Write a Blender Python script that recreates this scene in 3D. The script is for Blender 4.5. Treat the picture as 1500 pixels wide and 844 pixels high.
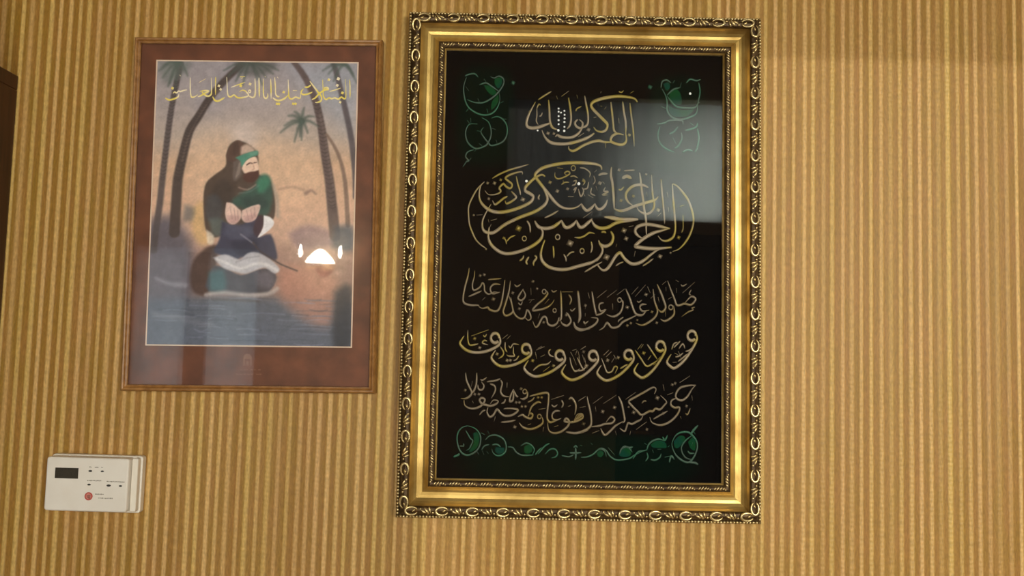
import bpy, bmesh, math, random
import numpy as np
from mathutils import Vector, Matrix

random.seed(7)
for o in list(bpy.data.objects):
    bpy.data.objects.remove(o, do_unlink=True)
SC = bpy.context.scene
COL = SC.collection
R = math.radians

# ------------------------------------------------------------------ camera, light, exposure
cam = bpy.data.cameras.new('camera')
cam.sensor_width = 36.0
cam.lens = 30.0                      # 1250 px on a 1500 px frame
cam.clip_start = 0.05
cam_o = bpy.data.objects.new('camera', cam)
COL.objects.link(cam_o)
cam_o.location = (0, -1.25, 1.5)
cam_o.rotation_euler = (Matrix.Rotation(R(94.2), 3, 'X') @ Matrix.Rotation(R(1.65), 3, 'Z')).to_euler()
SC.camera = cam_o

world = bpy.data.worlds.new('world')
SC.world = world
world.use_nodes = True
world.node_tree.nodes['Background'].inputs[0].default_value = (0.55, 0.62, 0.72, 1)
world.node_tree.nodes['Background'].inputs[1].default_value = 0.6

SUN_AZ, SUN_EL = R(22), R(11.75)
sun = bpy.data.lights.new('sun', 'SUN')
sun.energy = 0.8
sun.angle = R(0.22)
sun.color = (1.0, 0.9, 0.74)
sun_o = bpy.data.objects.new('sun', sun)
COL.objects.link(sun_o)
sd = Vector((-math.sin(SUN_AZ) * math.cos(SUN_EL), math.cos(SUN_AZ) * math.cos(SUN_EL), -math.sin(SUN_EL)))
sun_o.rotation_euler = sd.to_track_quat('-Z', 'Y').to_euler()


def area(name, loc, rot, sx, sy, radiance, col):
    l = bpy.data.lights.new(name, 'AREA')
    l.shape = 'RECTANGLE'
    l.size, l.size_y = sx, sy
    l.energy = radiance * sx * sy * math.pi
    l.color = col
    o = bpy.data.objects.new(name, l)
    COL.objects.link(o)
    o.location = loc
    o.rotation_euler = rot
    return o


BACK = -3.4
# daylight behind the openings of the back wall; the narrow one is added fill
area('window_daylight', (1.75, BACK - 0.26, 1.80), (R(90), 0, 0), 1.0, 1.86, 17.5, (1.0, 0.93, 0.82))
area('frontal_fill', (-0.58, BACK - 0.26, 1.25), (R(90), 0, 0), 0.28, 2.2, 34.0, (1.0, 0.92, 0.80))  # unseen fill from the front, put in to brighten the wall's left part
area('left_window_daylight', (-1.73, BACK - 0.75, 1.45), (R(90), 0, 0), 0.7, 0.95, 5.0, (0.72, 0.86, 1.0))
area('transom_daylight', (1.10, BACK - 0.72, 2.36), (R(90), 0, 0), 0.5, 0.5, 30.0, (0.95, 1.0, 0.93))

SC.view_settings.view_transform = 'Standard'
SC.view_settings.look = 'None'
SC.view_settings.exposure = 0.0
SC.view_settings.gamma = 1.0
SC.view_settings.use_curve_mapping = False


# ------------------------------------------------------------------ helpers
def lin(r, g, b, k=1.0):
    f = lambda c: (c / 12.92 if c <= 0.04045 else ((c + 0.055) / 1.055) ** 2.4)
    return tuple(min(1.0, f(c / 255.0) * k) for c in (r, g, b))


class MB:
    def __init__(s):
        s.v, s.f = [], []

    def add(s, vs, fs):
        n = len(s.v)
        s.v += [tuple(p) for p in vs]
        s.f += [tuple(i + n for i in q) for q in fs]
        return s

    def box(s, x0, x1, y0, y1, z0, z1):
        return s.add([(x0, y0, z0), (x1, y0, z0), (x1, y1, z0), (x0, y1, z0),
                      (x0, y0, z1), (x1, y0, z1), (x1, y1, z1), (x0, y1, z1)],
                     [(0, 3, 2, 1), (4, 5, 6, 7), (0, 1, 5, 4), (1, 2, 6, 5), (2, 3, 7, 6), (3, 0, 4, 7)])

    def ellipsoid(s, c, r, nu=8, nv=5, rot=0.0):
        vs, fs = [], []
        ca, sa = math.cos(rot), math.sin(rot)
        def P(x, y, z):
            return (c[0] + x * ca - z * sa, c[1] + y, c[2] + x * sa + z * ca)
        vs.append(P(0, -r[1], 0))
        for j in range(1, nv):
            a = math.pi * j / nv
            for i in range(nu):
                b = 2 * math.pi * i / nu
                vs.append(P(r[0] * math.sin(a) * math.cos(b), -r[1] * math.cos(a), r[2] * math.sin(a) * math.sin(b)))
        vs.append(P(0, r[1], 0))
        L = len(vs) - 1
        for i in range(nu):
            k = (i + 1) % nu
            fs.append((0, 1 + k, 1 + i))
            for j in range(nv - 2):
                a = 1 + j * nu
                fs.append((a + i, a + k, a + nu + k, a + nu + i))
            a = 1 + (nv - 2) * nu
            fs.append((a + i, a + k, L))
        return s.add(vs, fs)

    def tube(s, pts, rad, n=6, closed=False):
        P = [Vector(p) for p in pts]
        m = len(P)
        base = len(s.v)
        for i, p in enumerate(P):
            if closed:
                t = P[(i + 1) % m] - P[i - 1]
            else:
                t = P[min(i + 1, m - 1)] - P[max(i - 1, 0)]
            t.normalize()
            ref = Vector((0, 1, 0)) if abs(t.y) < 0.9 else Vector((1, 0, 0))
            a = t.cross(ref).normalized()
            b = t.cross(a)
            r = rad[i] if isinstance(rad, (list, tuple)) else rad
            for k in range(n):
                q = 2 * math.pi * k / n
                s.v.append(tuple(p + a * r * math.cos(q) + b * r * math.sin(q)))
        for i in range(m if closed else m - 1):
            j = (i + 1) % m
            for k in range(n):
                l = (k + 1) % n
                s.f.append((base + i * n + k, base + i * n + l, base + j * n + l, base + j * n + k))
        if not closed:
            s.f.append(tuple(base + k for k in range(n)))
            s.f.append(tuple(base + (m - 1) * n + k for k in reversed(range(n))))
        return s

    def lathe(s, prof, n=24, axis='y', c=(0, 0, 0)):
        """prof: (radius, offset along axis); axis y runs into the room (-y)"""
        base = len(s.v)
        for r, h in prof:
            for k in range(n):
                a = 2 * math.pi * k / n
                if axis == 'y':
                    s.v.append((c[0] + r * math.cos(a), c[1] - h, c[2] + r * math.sin(a)))
                else:
                    s.v.append((c[0] + r * math.cos(a), c[1] + r * math.sin(a), c[2] + h))
        for i in range(len(prof) - 1):
            for k in range(n):
                l = (k + 1) % n
                s.f.append((base + i * n + k, base + i * n + l, base + (i + 1) * n + l, base + (i + 1) * n + k))
        s.f.append(tuple(base + k for k in range(n)))
        s.f.append(tuple(base + (len(prof) - 1) * n + k for k in reversed(range(n))))
        return s

    def mesh(s, name, smooth=False):
        me = bpy.data.meshes.new(name)
        me.from_pydata(s.v, [], s.f)
        bm = bmesh.new()
        bm.from_mesh(me)
        bmesh.ops.recalc_face_normals(bm, faces=bm.faces)
        bm.to_mesh(me)
        bm.free()
        if smooth:
            for p in me.polygons:
                p.use_smooth = True
        return me

    def build(s, name, mat, parent=None, smooth=False, bevel=0, seg=2):
        me = s.mesh(name, smooth)
        me.materials.append(mat)
        o = bpy.data.objects.new(name, me)
        COL.objects.link(o)
        o.parent = parent
        if bevel:
            b = o.modifiers.new('bevel', 'BEVEL')
            b.width = bevel
            b.segments = seg
            b.limit_method = 'ANGLE'
        return o


def inst(name, me, parent, loc, roty=0.0, scale=None):
    o = bpy.data.objects.new(name, me)
    COL.objects.link(o)
    o.parent = parent
    o.location = loc
    o.rotation_euler = (0, roty, 0)
    if scale:
        o.scale = scale
    return o


def thing(name, label, cat, loc=(0, 0, 0), rot=(0, 0, 0)):
    o = bpy.data.objects.new(name, None)
    o.empty_display_size = 0.05
    COL.objects.link(o)
    o.location = loc
    o.rotation_euler = rot
    o['label'] = label
    o['category'] = cat
    return o


def struct(o, label=None):
    o['kind'] = 'structure'
    if label:
        o['label'] = label
        o['category'] = o.name.split('_')[0]
    return o


def principled(name, col, rough=0.5, metal=0.0, spec=0.5):
    m = bpy.data.materials.new(name)
    m.use_nodes = True
    b = m.node_tree.nodes['Principled BSDF']
    b.inputs['Base Color'].default_value = (*col, 1)
    b.inputs['Roughness'].default_value = rough
    b.inputs['Metallic'].default_value = metal
    b.inputs['Specular IOR Level'].default_value = spec
    return m, m.node_tree.nodes, m.node_tree.links, b


def noise_mix(name, c1, c2, scale, rough=0.5, metal=0.0, stretch=(1, 1, 1), detail=4, lo=0.35, hi=0.65, bump=0.0, spec=0.5, rough2=None):
    m, N, L, b = principled(name, c1, rough, metal, spec)
    tc = N.new('ShaderNodeTexCoord')
    mp = N.new('ShaderNodeMapping')
    mp.inputs['Scale'].default_value = stretch
    nz = N.new('ShaderNodeTexNoise')
    nz.inputs['Scale'].default_value = scale
    nz.inputs['Detail'].default_value = detail
    L.new(tc.outputs['Object'], mp.inputs['Vector'])
    L.new(mp.outputs['Vector'], nz.inputs['Vector'])
    rp = N.new('ShaderNodeValToRGB')
    rp.color_ramp.elements[0].position = lo
    rp.color_ramp.elements[1].position = hi
    rp.color_ramp.elements[0].color = (*c1, 1)
    rp.color_ramp.elements[1].color = (*c2, 1)
    L.new(nz.outputs['Fac'], rp.inputs['Fac'])
    L.new(rp.outputs['Color'], b.inputs['Base Color'])
    if rough2 is not None:
        mr = N.new('ShaderNodeMapRange')
        mr.inputs['To Min'].default_value = rough
        mr.inputs['To Max'].default_value = rough2
        L.new(nz.outputs['Fac'], mr.inputs['Value'])
        L.new(mr.outputs['Result'], b.inputs['Roughness'])
    if bump:
        bp = N.new('ShaderNodeBump')
        bp.inputs['Strength'].default_value = bump
        bp.inputs['Distance'].default_value = 0.001
        L.new(nz.outputs['Fac'], bp.inputs['Height'])
        L.new(bp.outputs['Normal'], b.inputs['Normal'])
    return m


def glass_mat(name, tint=(1, 1, 1), ior=1.5):
    m = bpy.data.materials.new(name)
    m.use_nodes = True
    N, L = m.node_tree.nodes, m.node_tree.links
    N.remove(N['Principled BSDF'])
    fr = N.new('ShaderNodeFresnel')
    fr.inputs['IOR'].default_value = ior
    tr = N.new('ShaderNodeBsdfTransparent')
    tr.inputs['Color'].default_value = (*tint, 1)
    gl = N.new('ShaderNodeBsdfGlossy')
    gl.inputs['Roughness'].default_value = 0.02
    mx = N.new('ShaderNodeMixShader')
    L.new(fr.outputs['Fac'], mx.inputs['Fac'])
    L.new(tr.outputs['BSDF'], mx.inputs[1])
    L.new(gl.outputs['BSDF'], mx.inputs[2])
    L.new(mx.outputs['Shader'], N['Material Output'].inputs['Surface'])
    return m


def attr_mat(name, rough=0.6, spec=0.3, attr='paint'):
    m, N, L, b = principled(name, (0.5, 0.5, 0.5), rough, 0, spec)
    a = N.new('ShaderNodeAttribute')
    a.attribute_name = attr
    L.new(a.outputs['Color'], b.inputs['Base Color'])
    return m


# ------------------------------------------------------------------ materials
M = {}
M['plaster'] = noise_mix('back_plaster', lin(196, 180, 150), lin(188, 170, 140), 6, 0.85)
M['ceil'] = noise_mix('ceiling_paint', lin(120, 108, 92), lin(112, 100, 86), 5, 0.9)
M['floor'] = noise_mix('carpet_floor', lin(120, 80, 60), lin(96, 62, 48), 40, 0.95)
M['darkwood'] = noise_mix('dark_wood', lin(74, 36, 20), lin(52, 24, 14), 9, 0.35, stretch=(14, 14, 1.2), detail=6)
M['doorwood'] = noise_mix('door_wood', lin(58, 36, 26), lin(44, 28, 20), 9, 0.4, stretch=(14, 14, 1), detail=6)
M['gold'] = noise_mix('antique_gold', lin(206, 174, 104), lin(150, 118, 58), 26, 0.26, 0.72, lo=0.4, hi=0.78, bump=0.15, rough2=0.48)
M['goldlight'] = noise_mix('bright_gilding', lin(240, 218, 164), lin(206, 178, 118), 160, 0.26, 0.7, lo=0.35, hi=0.7)
M['posterwood'] = noise_mix('honey_wood', lin(172, 122, 66), lin(138, 92, 44), 12, 0.38, stretch=(8, 8, 8), detail=5)
M['glass'] = glass_mat('picture_glass')
M['winglass'] = glass_mat('window_glass', (0.93, 0.95, 0.94))
M['plastic'] = noise_mix('ivory_plastic', lin(240, 233, 224), lin(236, 228, 218), 30, 0.38)
M['plasticback'] = noise_mix('backplate_plastic', lin(244, 236, 224), lin(238, 230, 216), 30, 0.42)
M['lcd'] = noise_mix('lcd_screen', lin(62, 54, 42), lin(50, 44, 36), 500, 0.3)
M['button'] = noise_mix('button_rubber', lin(46, 40, 34), lin(38, 34, 30), 60, 0.5)
M['redlogo'] = noise_mix('red_print', lin(196, 84, 72), lin(186, 74, 64), 60, 0.5)
M['pinklogo'] = noise_mix('pale_red_print', lin(232, 150, 135), lin(226, 142, 128), 60, 0.5)
M['greyprint'] = noise_mix('grey_print', lin(150, 138, 124), lin(140, 130, 116), 60, 0.6)
M['keyline'] = noise_mix('cream_line', lin(238, 212, 190), lin(228, 200, 178), 60, 0.6)
M['border'] = noise_mix('brown_border', lin(128, 74, 48), lin(96, 54, 34), 34, 0.6, detail=7, lo=0.3, hi=0.7)
M['emblem'] = noise_mix('tan_print', lin(140, 92, 66), lin(130, 84, 60), 60, 0.6)
M['inscription'] = noise_mix('gold_ink', lin(255, 240, 206), lin(250, 228, 110), 45, 0.6, lo=0.42, hi=0.6)
M['metal'] = noise_mix('brass', lin(170, 140, 80), lin(150, 120, 64), 50, 0.35, 0.9)
M['thread'] = noise_mix('gilt_thread', lin(142, 126, 102), lin(144, 126, 54), 30, 0.45, 0.3, lo=0.47, hi=0.6, detail=2)
M['threadfine'] = noise_mix('fine_gilt_thread', lin(122, 108, 88), lin(122, 102, 48), 24, 0.45, 0.3, lo=0.5, hi=0.68, detail=2)
M['green'] = noise_mix('green_thread', lin(56, 76, 64), lin(30, 90, 64), 30, 0.5, 0.1, lo=0.4, hi=0.65, detail=2)
M['greenfill'] = noise_mix('green_silk', lin(12, 64, 32), lin(8, 58, 48), 40, 0.85, 0.0, lo=0.4, hi=0.6, detail=2, spec=0.1)
M['sequin'] = principled('sequin_silver', lin(250, 250, 248), 0.25, 0.1)[0]
M['patina'] = noise_mix('dark_patina', lin(92, 70, 40), lin(58, 40, 22), 120, 0.45, 0.5, lo=0.35, hi=0.65)
m = bpy.data.materials.new('net_curtain')
m.use_nodes = True
m.node_tree.nodes.remove(m.node_tree.nodes['Principled BSDF'])
tl = m.node_tree.nodes.new('ShaderNodeBsdfTranslucent')
tl.inputs['Color'].default_value = (0.8, 0.8, 0.76, 1)
m.node_tree.links.new(tl.outputs['BSDF'], m.node_tree.nodes['Material Output'].inputs['Surface'])
M['net'] = m
M['paper'] = noise_mix('book_paper', lin(214, 208, 198), lin(200, 194, 184), 80, 0.8)
M['bookcover'] = noise_mix('grey_cover', lin(178, 178, 182), lin(168, 168, 174), 20, 0.6)

# wallpaper: stripe colours come from the relief mesh's own attribute, fibres from noise
mw, N, L, b = principled('striped_wallpaper', (0.4, 0.25, 0.1), 0.46, 0.0, 0.28)
at = N.new('ShaderNodeAttribute')
at.attribute_name = 'stripe'
sep = N.new('ShaderNodeSeparateColor')
L.new(at.outputs['Color'], sep.inputs['Color'])
tc = N.new('ShaderNodeTexCoord')
mp = N.new('ShaderNodeMapping')
mp.inputs['Scale'].default_value = (420, 420, 110)
nz = N.new('ShaderNodeTexNoise')
nz.inputs['Scale'].default_value = 1.0
nz.inputs['Detail'].default_value = 3
L.new(tc.outputs['Object'], mp.inputs['Vector'])
L.new(mp.outputs['Vector'], nz.inputs['Vector'])
mp2 = N.new('ShaderNodeMapping')
mp2.inputs['Scale'].default_value = (60, 60, 14)
nz2 = N.new('ShaderNodeTexNoise')
nz2.inputs['Scale'].default_value = 1.0
nz2.inputs['Detail'].default_value = 4
L.new(tc.outputs['Object'], mp2.inputs['Vector'])
L.new(mp2.outputs['Vector'], nz2.inputs['Vector'])
gr = N.new('ShaderNodeMix')
gr.data_type = 'RGBA'
gr.inputs['A'].default_value = (*lin(164, 116, 52), 1)      # warm tan ground
gr.inputs['B'].default_value = (*lin(154, 114, 38), 1)      # olive ground
rmp = N.new('ShaderNodeMapRange')
rmp.inputs['From Min'].default_value = 0.35
rmp.inputs['From Max'].default_value = 0.65
L.new(nz2.outputs['Fac'], rmp.inputs['Value'])
L.new(rmp.outputs['Result'], gr.inputs['Factor'])
lg = N.new('ShaderNodeMix')
lg.data_type = 'RGBA'
lg.inputs['A'].default_value = (*lin(224, 180, 120), 1)
lg.inputs['B'].default_value = (*lin(218, 181, 106), 1)
L.new(sep.outputs['Green'], lg.inputs['Factor'])
st = N.new('ShaderNodeMix')
st.data_type = 'RGBA'
L.new(sep.outputs['Red'], st.inputs['Factor'])
L.new(gr.outputs['Result'], st.inputs['A'])
L.new(lg.outputs['Result'], st.inputs['B'])
dk = N.new('ShaderNodeMix')
dk.data_type = 'RGBA'
dk.blend_type = 'MULTIPLY'
dk.inputs['Factor'].default_value = 1.0
rm2 = N.new('ShaderNodeMapRange')
rm2.inputs['From Min'].default_value = 0.25
rm2.inputs['From Max'].default_value = 0.75
rm2.inputs['To Min'].default_value = 0.74
rm2.inputs['To Max'].default_value = 1.16
L.new(nz.outputs['Fac'], rm2.inputs['Value'])
L.new(st.outputs['Result'], dk.inputs['A'])
L.new(rm2.outputs['Result'], dk.inputs['B'])
L.new(dk.outputs['Result'], b.inputs['Base Color'])
bp = N.new('ShaderNodeBump')
bp.inputs['Strength'].default_value = 0.6
bp.inputs['Distance'].default_value = 0.0006
mp3 = N.new('ShaderNodeMapping')
mp3.inputs['Scale'].default_value = (180, 180, 150)
nz3 = N.new('ShaderNodeTexNoise')
nz3.inputs['Scale'].default_value = 1.0
nz3.inputs['Detail'].default_value = 2
L.new(tc.outputs['Object'], mp3.inputs['Vector'])
L.new(mp3.outputs['Vector'], nz3.inputs['Vector'])
# beads spun into the raised cords
spx = N.new('ShaderNodeSeparateXYZ')
L.new(tc.outputs['Object'], spx.inputs['Vector'])
def mth(op, a, c=None):
    n = N.new('ShaderNodeMath')
    n.operation = op
    for i, q in enumerate((a, c)):
        if q is None:
            continue
        if isinstance(q, (int, float)):
            n.inputs[i].default_value = q
        else:
            L.new(q, n.inputs[i])
    return n.outputs[0]
ph = mth('ADD', mth('MULTIPLY', spx.outputs['Z'], 2 * math.pi / 0.0068), mth('MULTIPLY', sep.outputs['Green'], 40.0))
bead = mth('MULTIPLY', mth('MULTIPLY', mth('ADD', mth('SINE', ph), 1.0), 0.4), sep.outputs['Red'])
L.new(mth('ADD', nz3.outputs['Fac'], bead), bp.inputs['Height'])
L.new(bp.outputs['Normal'], b.inputs['Normal'])
M['wallpaper'] = mw

# black velvet, dyed dark green along the foot and behind the two corner ornaments
mv, N, L, b = principled('black_velvet', lin(14, 12, 12), 0.95, 0.0, 0.08)
tc = N.new('ShaderNodeTexCoord')
sx = N.new('ShaderNodeSeparateXYZ')
L.new(tc.outputs['Object'], sx.inputs['Vector'])
def blob(cx, cz, rx, rz):
    out = None
    parts = []
    for src, c, r in (('X', cx, rx), ('Z', cz, rz)):
        a = N.new('ShaderNodeMath'); a.operation = 'SUBTRACT'; a.inputs[1].default_value = c
        L.new(sx.outputs[src], a.inputs[0])
        d = N.new('ShaderNodeMath'); d.operation = 'DIVIDE'; d.inputs[1].default_value = r
        L.new(a.outputs[0], d.inputs[0])
        p = N.new('ShaderNodeMath'); p.operation = 'POWER'; p.inputs[1].default_value = 4
        ab = N.new('ShaderNodeMath'); ab.operation = 'ABSOLUTE'
        L.new(d.outputs[0], ab.inputs[0]); L.new(ab.outputs[0], p.inputs[0])
        parts.append(p)
    s = N.new('ShaderNodeMath'); s.operation = 'ADD'
    L.new(parts[0].outputs[0], s.inputs[0]); L.new(parts[1].outputs[0], s.inputs[1])
    mr = N.new('ShaderNodeMapRange')
    mr.interpolation_type = 'SMOOTHSTEP'
    mr.inputs['From Min'].default_value = 0.2
    mr.inputs['From Max'].default_value = 1.6
    mr.inputs['To Min'].default_value = 1.0
    mr.inputs['To Max'].default_value = 0.0
    L.new(s.outputs[0], mr.inputs['Value'])
    return mr.outputs['Result']
b1, b2, b3 = blob(0.0, 0.088, 0.17, 0.035), blob(-0.145, 0.585, 0.042, 0.075), blob(0.138, 0.575, 0.042, 0.075)
mx1 = N.new('ShaderNodeMath'); mx1.operation = 'MAXIMUM'
mx2 = N.new('ShaderNodeMath'); mx2.operation = 'MAXIMUM'
L.new(b1, mx1.inputs[0]); L.new(b2, mx1.inputs[1])
L.new(mx1.outputs[0], mx2.inputs[0]); L.new(b3, mx2.inputs[1])
cm = N.new('ShaderNodeMix'); cm.data_type = 'RGBA'
cm.inputs['A'].default_value = (*lin(11, 9, 9), 1)
cm.inputs['B'].default_value = (*lin(4, 18, 12), 1)
L.new(mx2.outputs[0], cm.inputs['Factor'])
L.new(cm.outputs['Result'], b.inputs['Base Color'])
M['velvet'] = mv
M['print'] = attr_mat('painted_print', 0.55, 0.3)

# ------------------------------------------------------------------ the room
XL, XR, ZC = -2.3, 3.2, 3.1
# patterned wall: every raised cord of the wallpaper is relief in the mesh
PIT = 0.01432
verts, faces, cols = [], [], []
rs = random.Random(3)
nst = int((XR - XL) / PIT)
xs = []
for i in range(nst):
    c = XL + (i + 0.5) * PIT + rs.uniform(-0.0011, 0.0011)
    hw = rs.uniform(0.0023, 0.0031)
    s = rs.uniform(0.68, 1.0)
    if rs.random() < 0.12:
        s *= 0.65
    t = rs.random()
    g = rs.uniform(0, 0.16)
    xs += [(c - hw * 1.55, 0.0, g, t), (c - hw * 0.6, 0.00042 * s, s, t), (c + hw * 0.6, 0.00042 * s, s, t), (c + hw * 1.55, 0.0, g, t)]
xs = [(XL, 0, 0, 0)] + xs + [(XR, 0, 0, 0)]
for x, h, s, t in xs:
    for z in (0.0, ZC):
        verts.append((x, -h, z))
        cols.append((s, t, 0, 1))
for i in range(len(xs) - 1):
    faces.append((2 * i, 2 * i + 2, 2 * i + 3, 2 * i + 1))
n0 = len(verts)
verts += [(XL, 0.12, 0), (XR, 0.12, 0), (XR, 0.12, ZC), (XL, 0.12, ZC)]
cols += [(0, 0, 0, 1)] * 4
faces.append((n0, n0 + 3, n0 + 2, n0 + 1))
me = bpy.data.meshes.new('wall_front')
me.from_pydata(verts, [], faces)
ca = me.color_attributes.new('stripe', 'FLOAT_COLOR', 'POINT')
ca.data.foreach_set('color', np.array(cols, dtype=np.float32).ravel())
me.materials.append(M['wallpaper'])
wf = bpy.data.objects.new('wall_front', me)
COL.objects.link(wf)
struct(wf)

struct(MB().box(XL, XR, BACK, 0, -0.1, 0).build('floor', M['floor']))
struct(MB().box(XL, XR, BACK - 0.2, 0.12, ZC, ZC + 0.1).build('ceiling', M['ceil']))
struct(MB().box(XL - 0.12, XL, BACK - 0.2, 0.12, 0, ZC).build('wall_left', M['plaster']))
struct(MB().box(XR, XR + 0.12, BACK - 0.2, 0.12, 0, ZC).build('wall_right', M['plaster']))
# back wall with a window and a door with a transom light
WX0, WX1, WZ0, WZ1 = 1.25, 2.25, 0.86, 2.757
DX0, DX1, DZ1 = 0.58, 1.18, 2.04
TX0, TX1, TZ0, TZ1 = -0.05, 1.20, 2.17, 2.84
wb = MB()
y0, y1 = BACK - 0.2, BACK
NX0, NX1, NZ0, NZ1 = -0.72, -0.44, 0.15, 2.35       # narrow opening, added for the frontal fill
VX0, VX1, VZ0, VZ1 = -2.08, -1.38, 0.98, 1.96       # net-curtained window
wb.box(XL, VX0, y0, y1, 0, ZC).box(VX1, NX0, y0, y1, 0, ZC).box(NX1, TX0, y0, y1, 0, ZC)
wb.box(VX0, VX1, y0, y1, 0, VZ0).box(VX0, VX1, y0, y1, VZ1, ZC).box(NX0, NX1, y0, y1, 0, NZ0).box(NX0, NX1, y0, y1, NZ1, ZC)
wb.box(TX1, WX0, y0, y1, 0, ZC).box(WX1, XR, y0, y1, 0, ZC)
wb.box(WX0, WX1, y0, y1, 0, WZ0).box(WX0, WX1, y0, y1, WZ1, ZC).box(TX0, TX1, y0, y1, TZ1, ZC)
wb.box(TX0, DX0, y0, y1, 0, TZ0).box(DX1, TX1, y0, y1, 0, TZ0).box(DX0, DX1, y0, y1, 2.10, TZ0)
struct(wb.build('wall_back', M['plaster']))
def window(n, x0, x1, z0, z1, fw, head=None, mullion=None):
    w = MB()
    h = fw if head is None else head
    for q in ((x0, x0 + fw, z0, z1), (x1 - fw, x1, z0, z1), (x0 + fw, x1 - fw, z0, z0 + fw), (x0 + fw, x1 - fw, z1 - h, z1)):
        w.box(q[0], q[1], y0 + 0.02, y0 + 0.07, q[2], q[3])
    w = struct(w.build('window_%d' % n, M['plasticback']))
    if mullion:
        MB().box(mullion[0], mullion[1], y0 + 0.02, y0 + 0.16, z0 + fw, z1 - h).build('mullion', M['doorwood'], w)
    for a, c in ((x0 + fw, mullion[0] if mullion else x1 - fw),) + (((mullion[1], x1 - fw),) if mullion else ()):
        MB().box(a, c, y0 + 0.04, y0 + 0.045, z0 + fw, z1 - h).build('pane', M['winglass'], w)
    return w
def net(w, x0, x1, z0, z1):
    nc = int((x1 - x0) / 0.008)
    vs = []
    for i in range(nc + 1):
        x = x0 + .004 + (x1 - x0 - .008) * i / nc
        y = y0 + 0.13 + 0.005 * math.sin(i * 0.55) + 0.002 * math.sin(i * 1.7)
        vs += [(x, y, z0 + .004), (x, y, z1 - .004)]
    MB().add(vs, [(2 * i, 2 * i + 2, 2 * i + 3, 2 * i + 1) for i in range(nc)]).build('net_curtain', M['net'], w, smooth=True)
window(1, WX0, WX1, WZ0, WZ1, 0.04, 0.004)
w2 = window(2, TX0, TX1, TZ0, TZ1, 0.03)
net(w2, TX0, TX1, TZ0, TZ1)
window(3, NX0, NX1, NZ0, NZ1, 0.02)  # added window, out of every reflection, carries the frontal fill
w4 = window(4, VX0, VX1, VZ0, VZ1, 0.03, None, (-1.78, -1.67))
net(w4, VX0, -1.78, VZ0, VZ1)
net(w4, -1.67, VX1, VZ0, VZ1)
d1 = MB().box(DX0 + .04, DX1 - .04, y0 + 0.08, y0 + 0.12, 0.005, DZ1)
d1 = struct(d1.build('door_1', M['doorwood']))
fr = MB().box(DX0, DX0 + .04, y0, y1 + .01, 0, 2.10).box(DX1 - .04, DX1, y0, y1 + .01, 0, 2.10).box(DX0 + .04, DX1 - .04, y0, y1 + .01, DZ1, 2.10)
fr.build('door_frame', M['doorwood'], d1)
for zz in (0.25, 1.15):
    MB().box(DX0 + .12, DX1 - .12, y0 + 0.12, y0 + 0.13, zz, zz + 0.72).build('door_panel', M['doorwood'], d1, bevel=0.006)
MB().tube([(DX0 + .10, y0 + .12, 1.02), (DX0 + .10, y0 + .17, 1.02), (DX0 + .21, y0 + .17, 1.02)], 0.009, 8).build('door_handle', M['metal'], d1, smooth=True)

# ------------------------------------------------------------------ picture frames
def rail_uv(side, W, H, t, s):
    """point on a rail at inset t from the outer edge; s = 0 or 1 is the mitre end"""
    if side == 0:      # bottom
        return (-W / 2 + t + s * (W - 2 * t), t)
    if side == 1:      # right
        return (W / 2 - t, t + s * (H - 2 * t))
    if side == 2:      # top
        return (W / 2 - t - s * (W - 2 * t), H - t)
    return (-W / 2 + t, H - t - s * (H - 2 * t))
ROT = (0.0, R(-90), R(180), R(90))


def rail_mesh(side, W, H, prof):
    mb = MB()
    n = len(prof)
    vs = []
    for s in (0, 1):
        for t, h in prof:
            u, v = rail_uv(side, W, H, t, s)
            vs.append((u, -h, v))
    fs = [(i, (i + 1) % n, n + (i + 1) % n, n + i) for i in range(n)]
    fs += [tuple(range(n)), tuple(reversed(range(n, 2 * n)))]
    return mb.add(vs, fs)


def pixel_fn(Hm):
    """image pixel coordinates -> metres on the picture (u right, v up from the lower edge)"""
    def fn(x, y):
        w = Hm[2][0] * x + Hm[2][1] * y + Hm[2][2]
        return ((Hm[0][0] * x + Hm[0][1] * y + Hm[0][2]) / w, (Hm[1][0] * x + Hm[1][1] * y + Hm[1][2]) / w)
    return fn


PIXEL_TO_PANEL = pixel_fn([[0.0010132589, 1.3760535e-05, -0.8685834], [1.8637999e-05, -0.00099771154, 0.7455114], [-1.5920743e-06, 5.2801043e-05, 1.0]])  # homography from image pixels to the velvet panel
PH = [[0.0010154466, 3.1489240e-05, -0.3881350], [1.1343654e-05, -0.0010099903, 0.5762729], [-1.6456115e-06, 5.2798095e-05, 1.0]]  # homography from image pixels to the poster
PIXEL_TO_POSTER = pixel_fn(PH)


def catmull(P, k=4):
    if len(P) < 3:
        return P
    out = []
    for i in range(len(P) - 1):
        p0, p1, p2, p3 = P[max(i - 1, 0)], P[i], P[i + 1], P[min(i + 2, len(P) - 1)]
        for j in range(k):
            t = j / k
            q = []
            for a, b_, c, d in zip(p0, p1, p2, p3):
                q.append(0.5 * (2 * b_ + (c - a) * t + (2 * a - 5 * b_ + 4 * c - d) * t * t + (3 * b_ - a - 3 * c + d) * t ** 3))
            out.append(tuple(q))
    out.append(P[-1])
    return out


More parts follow.
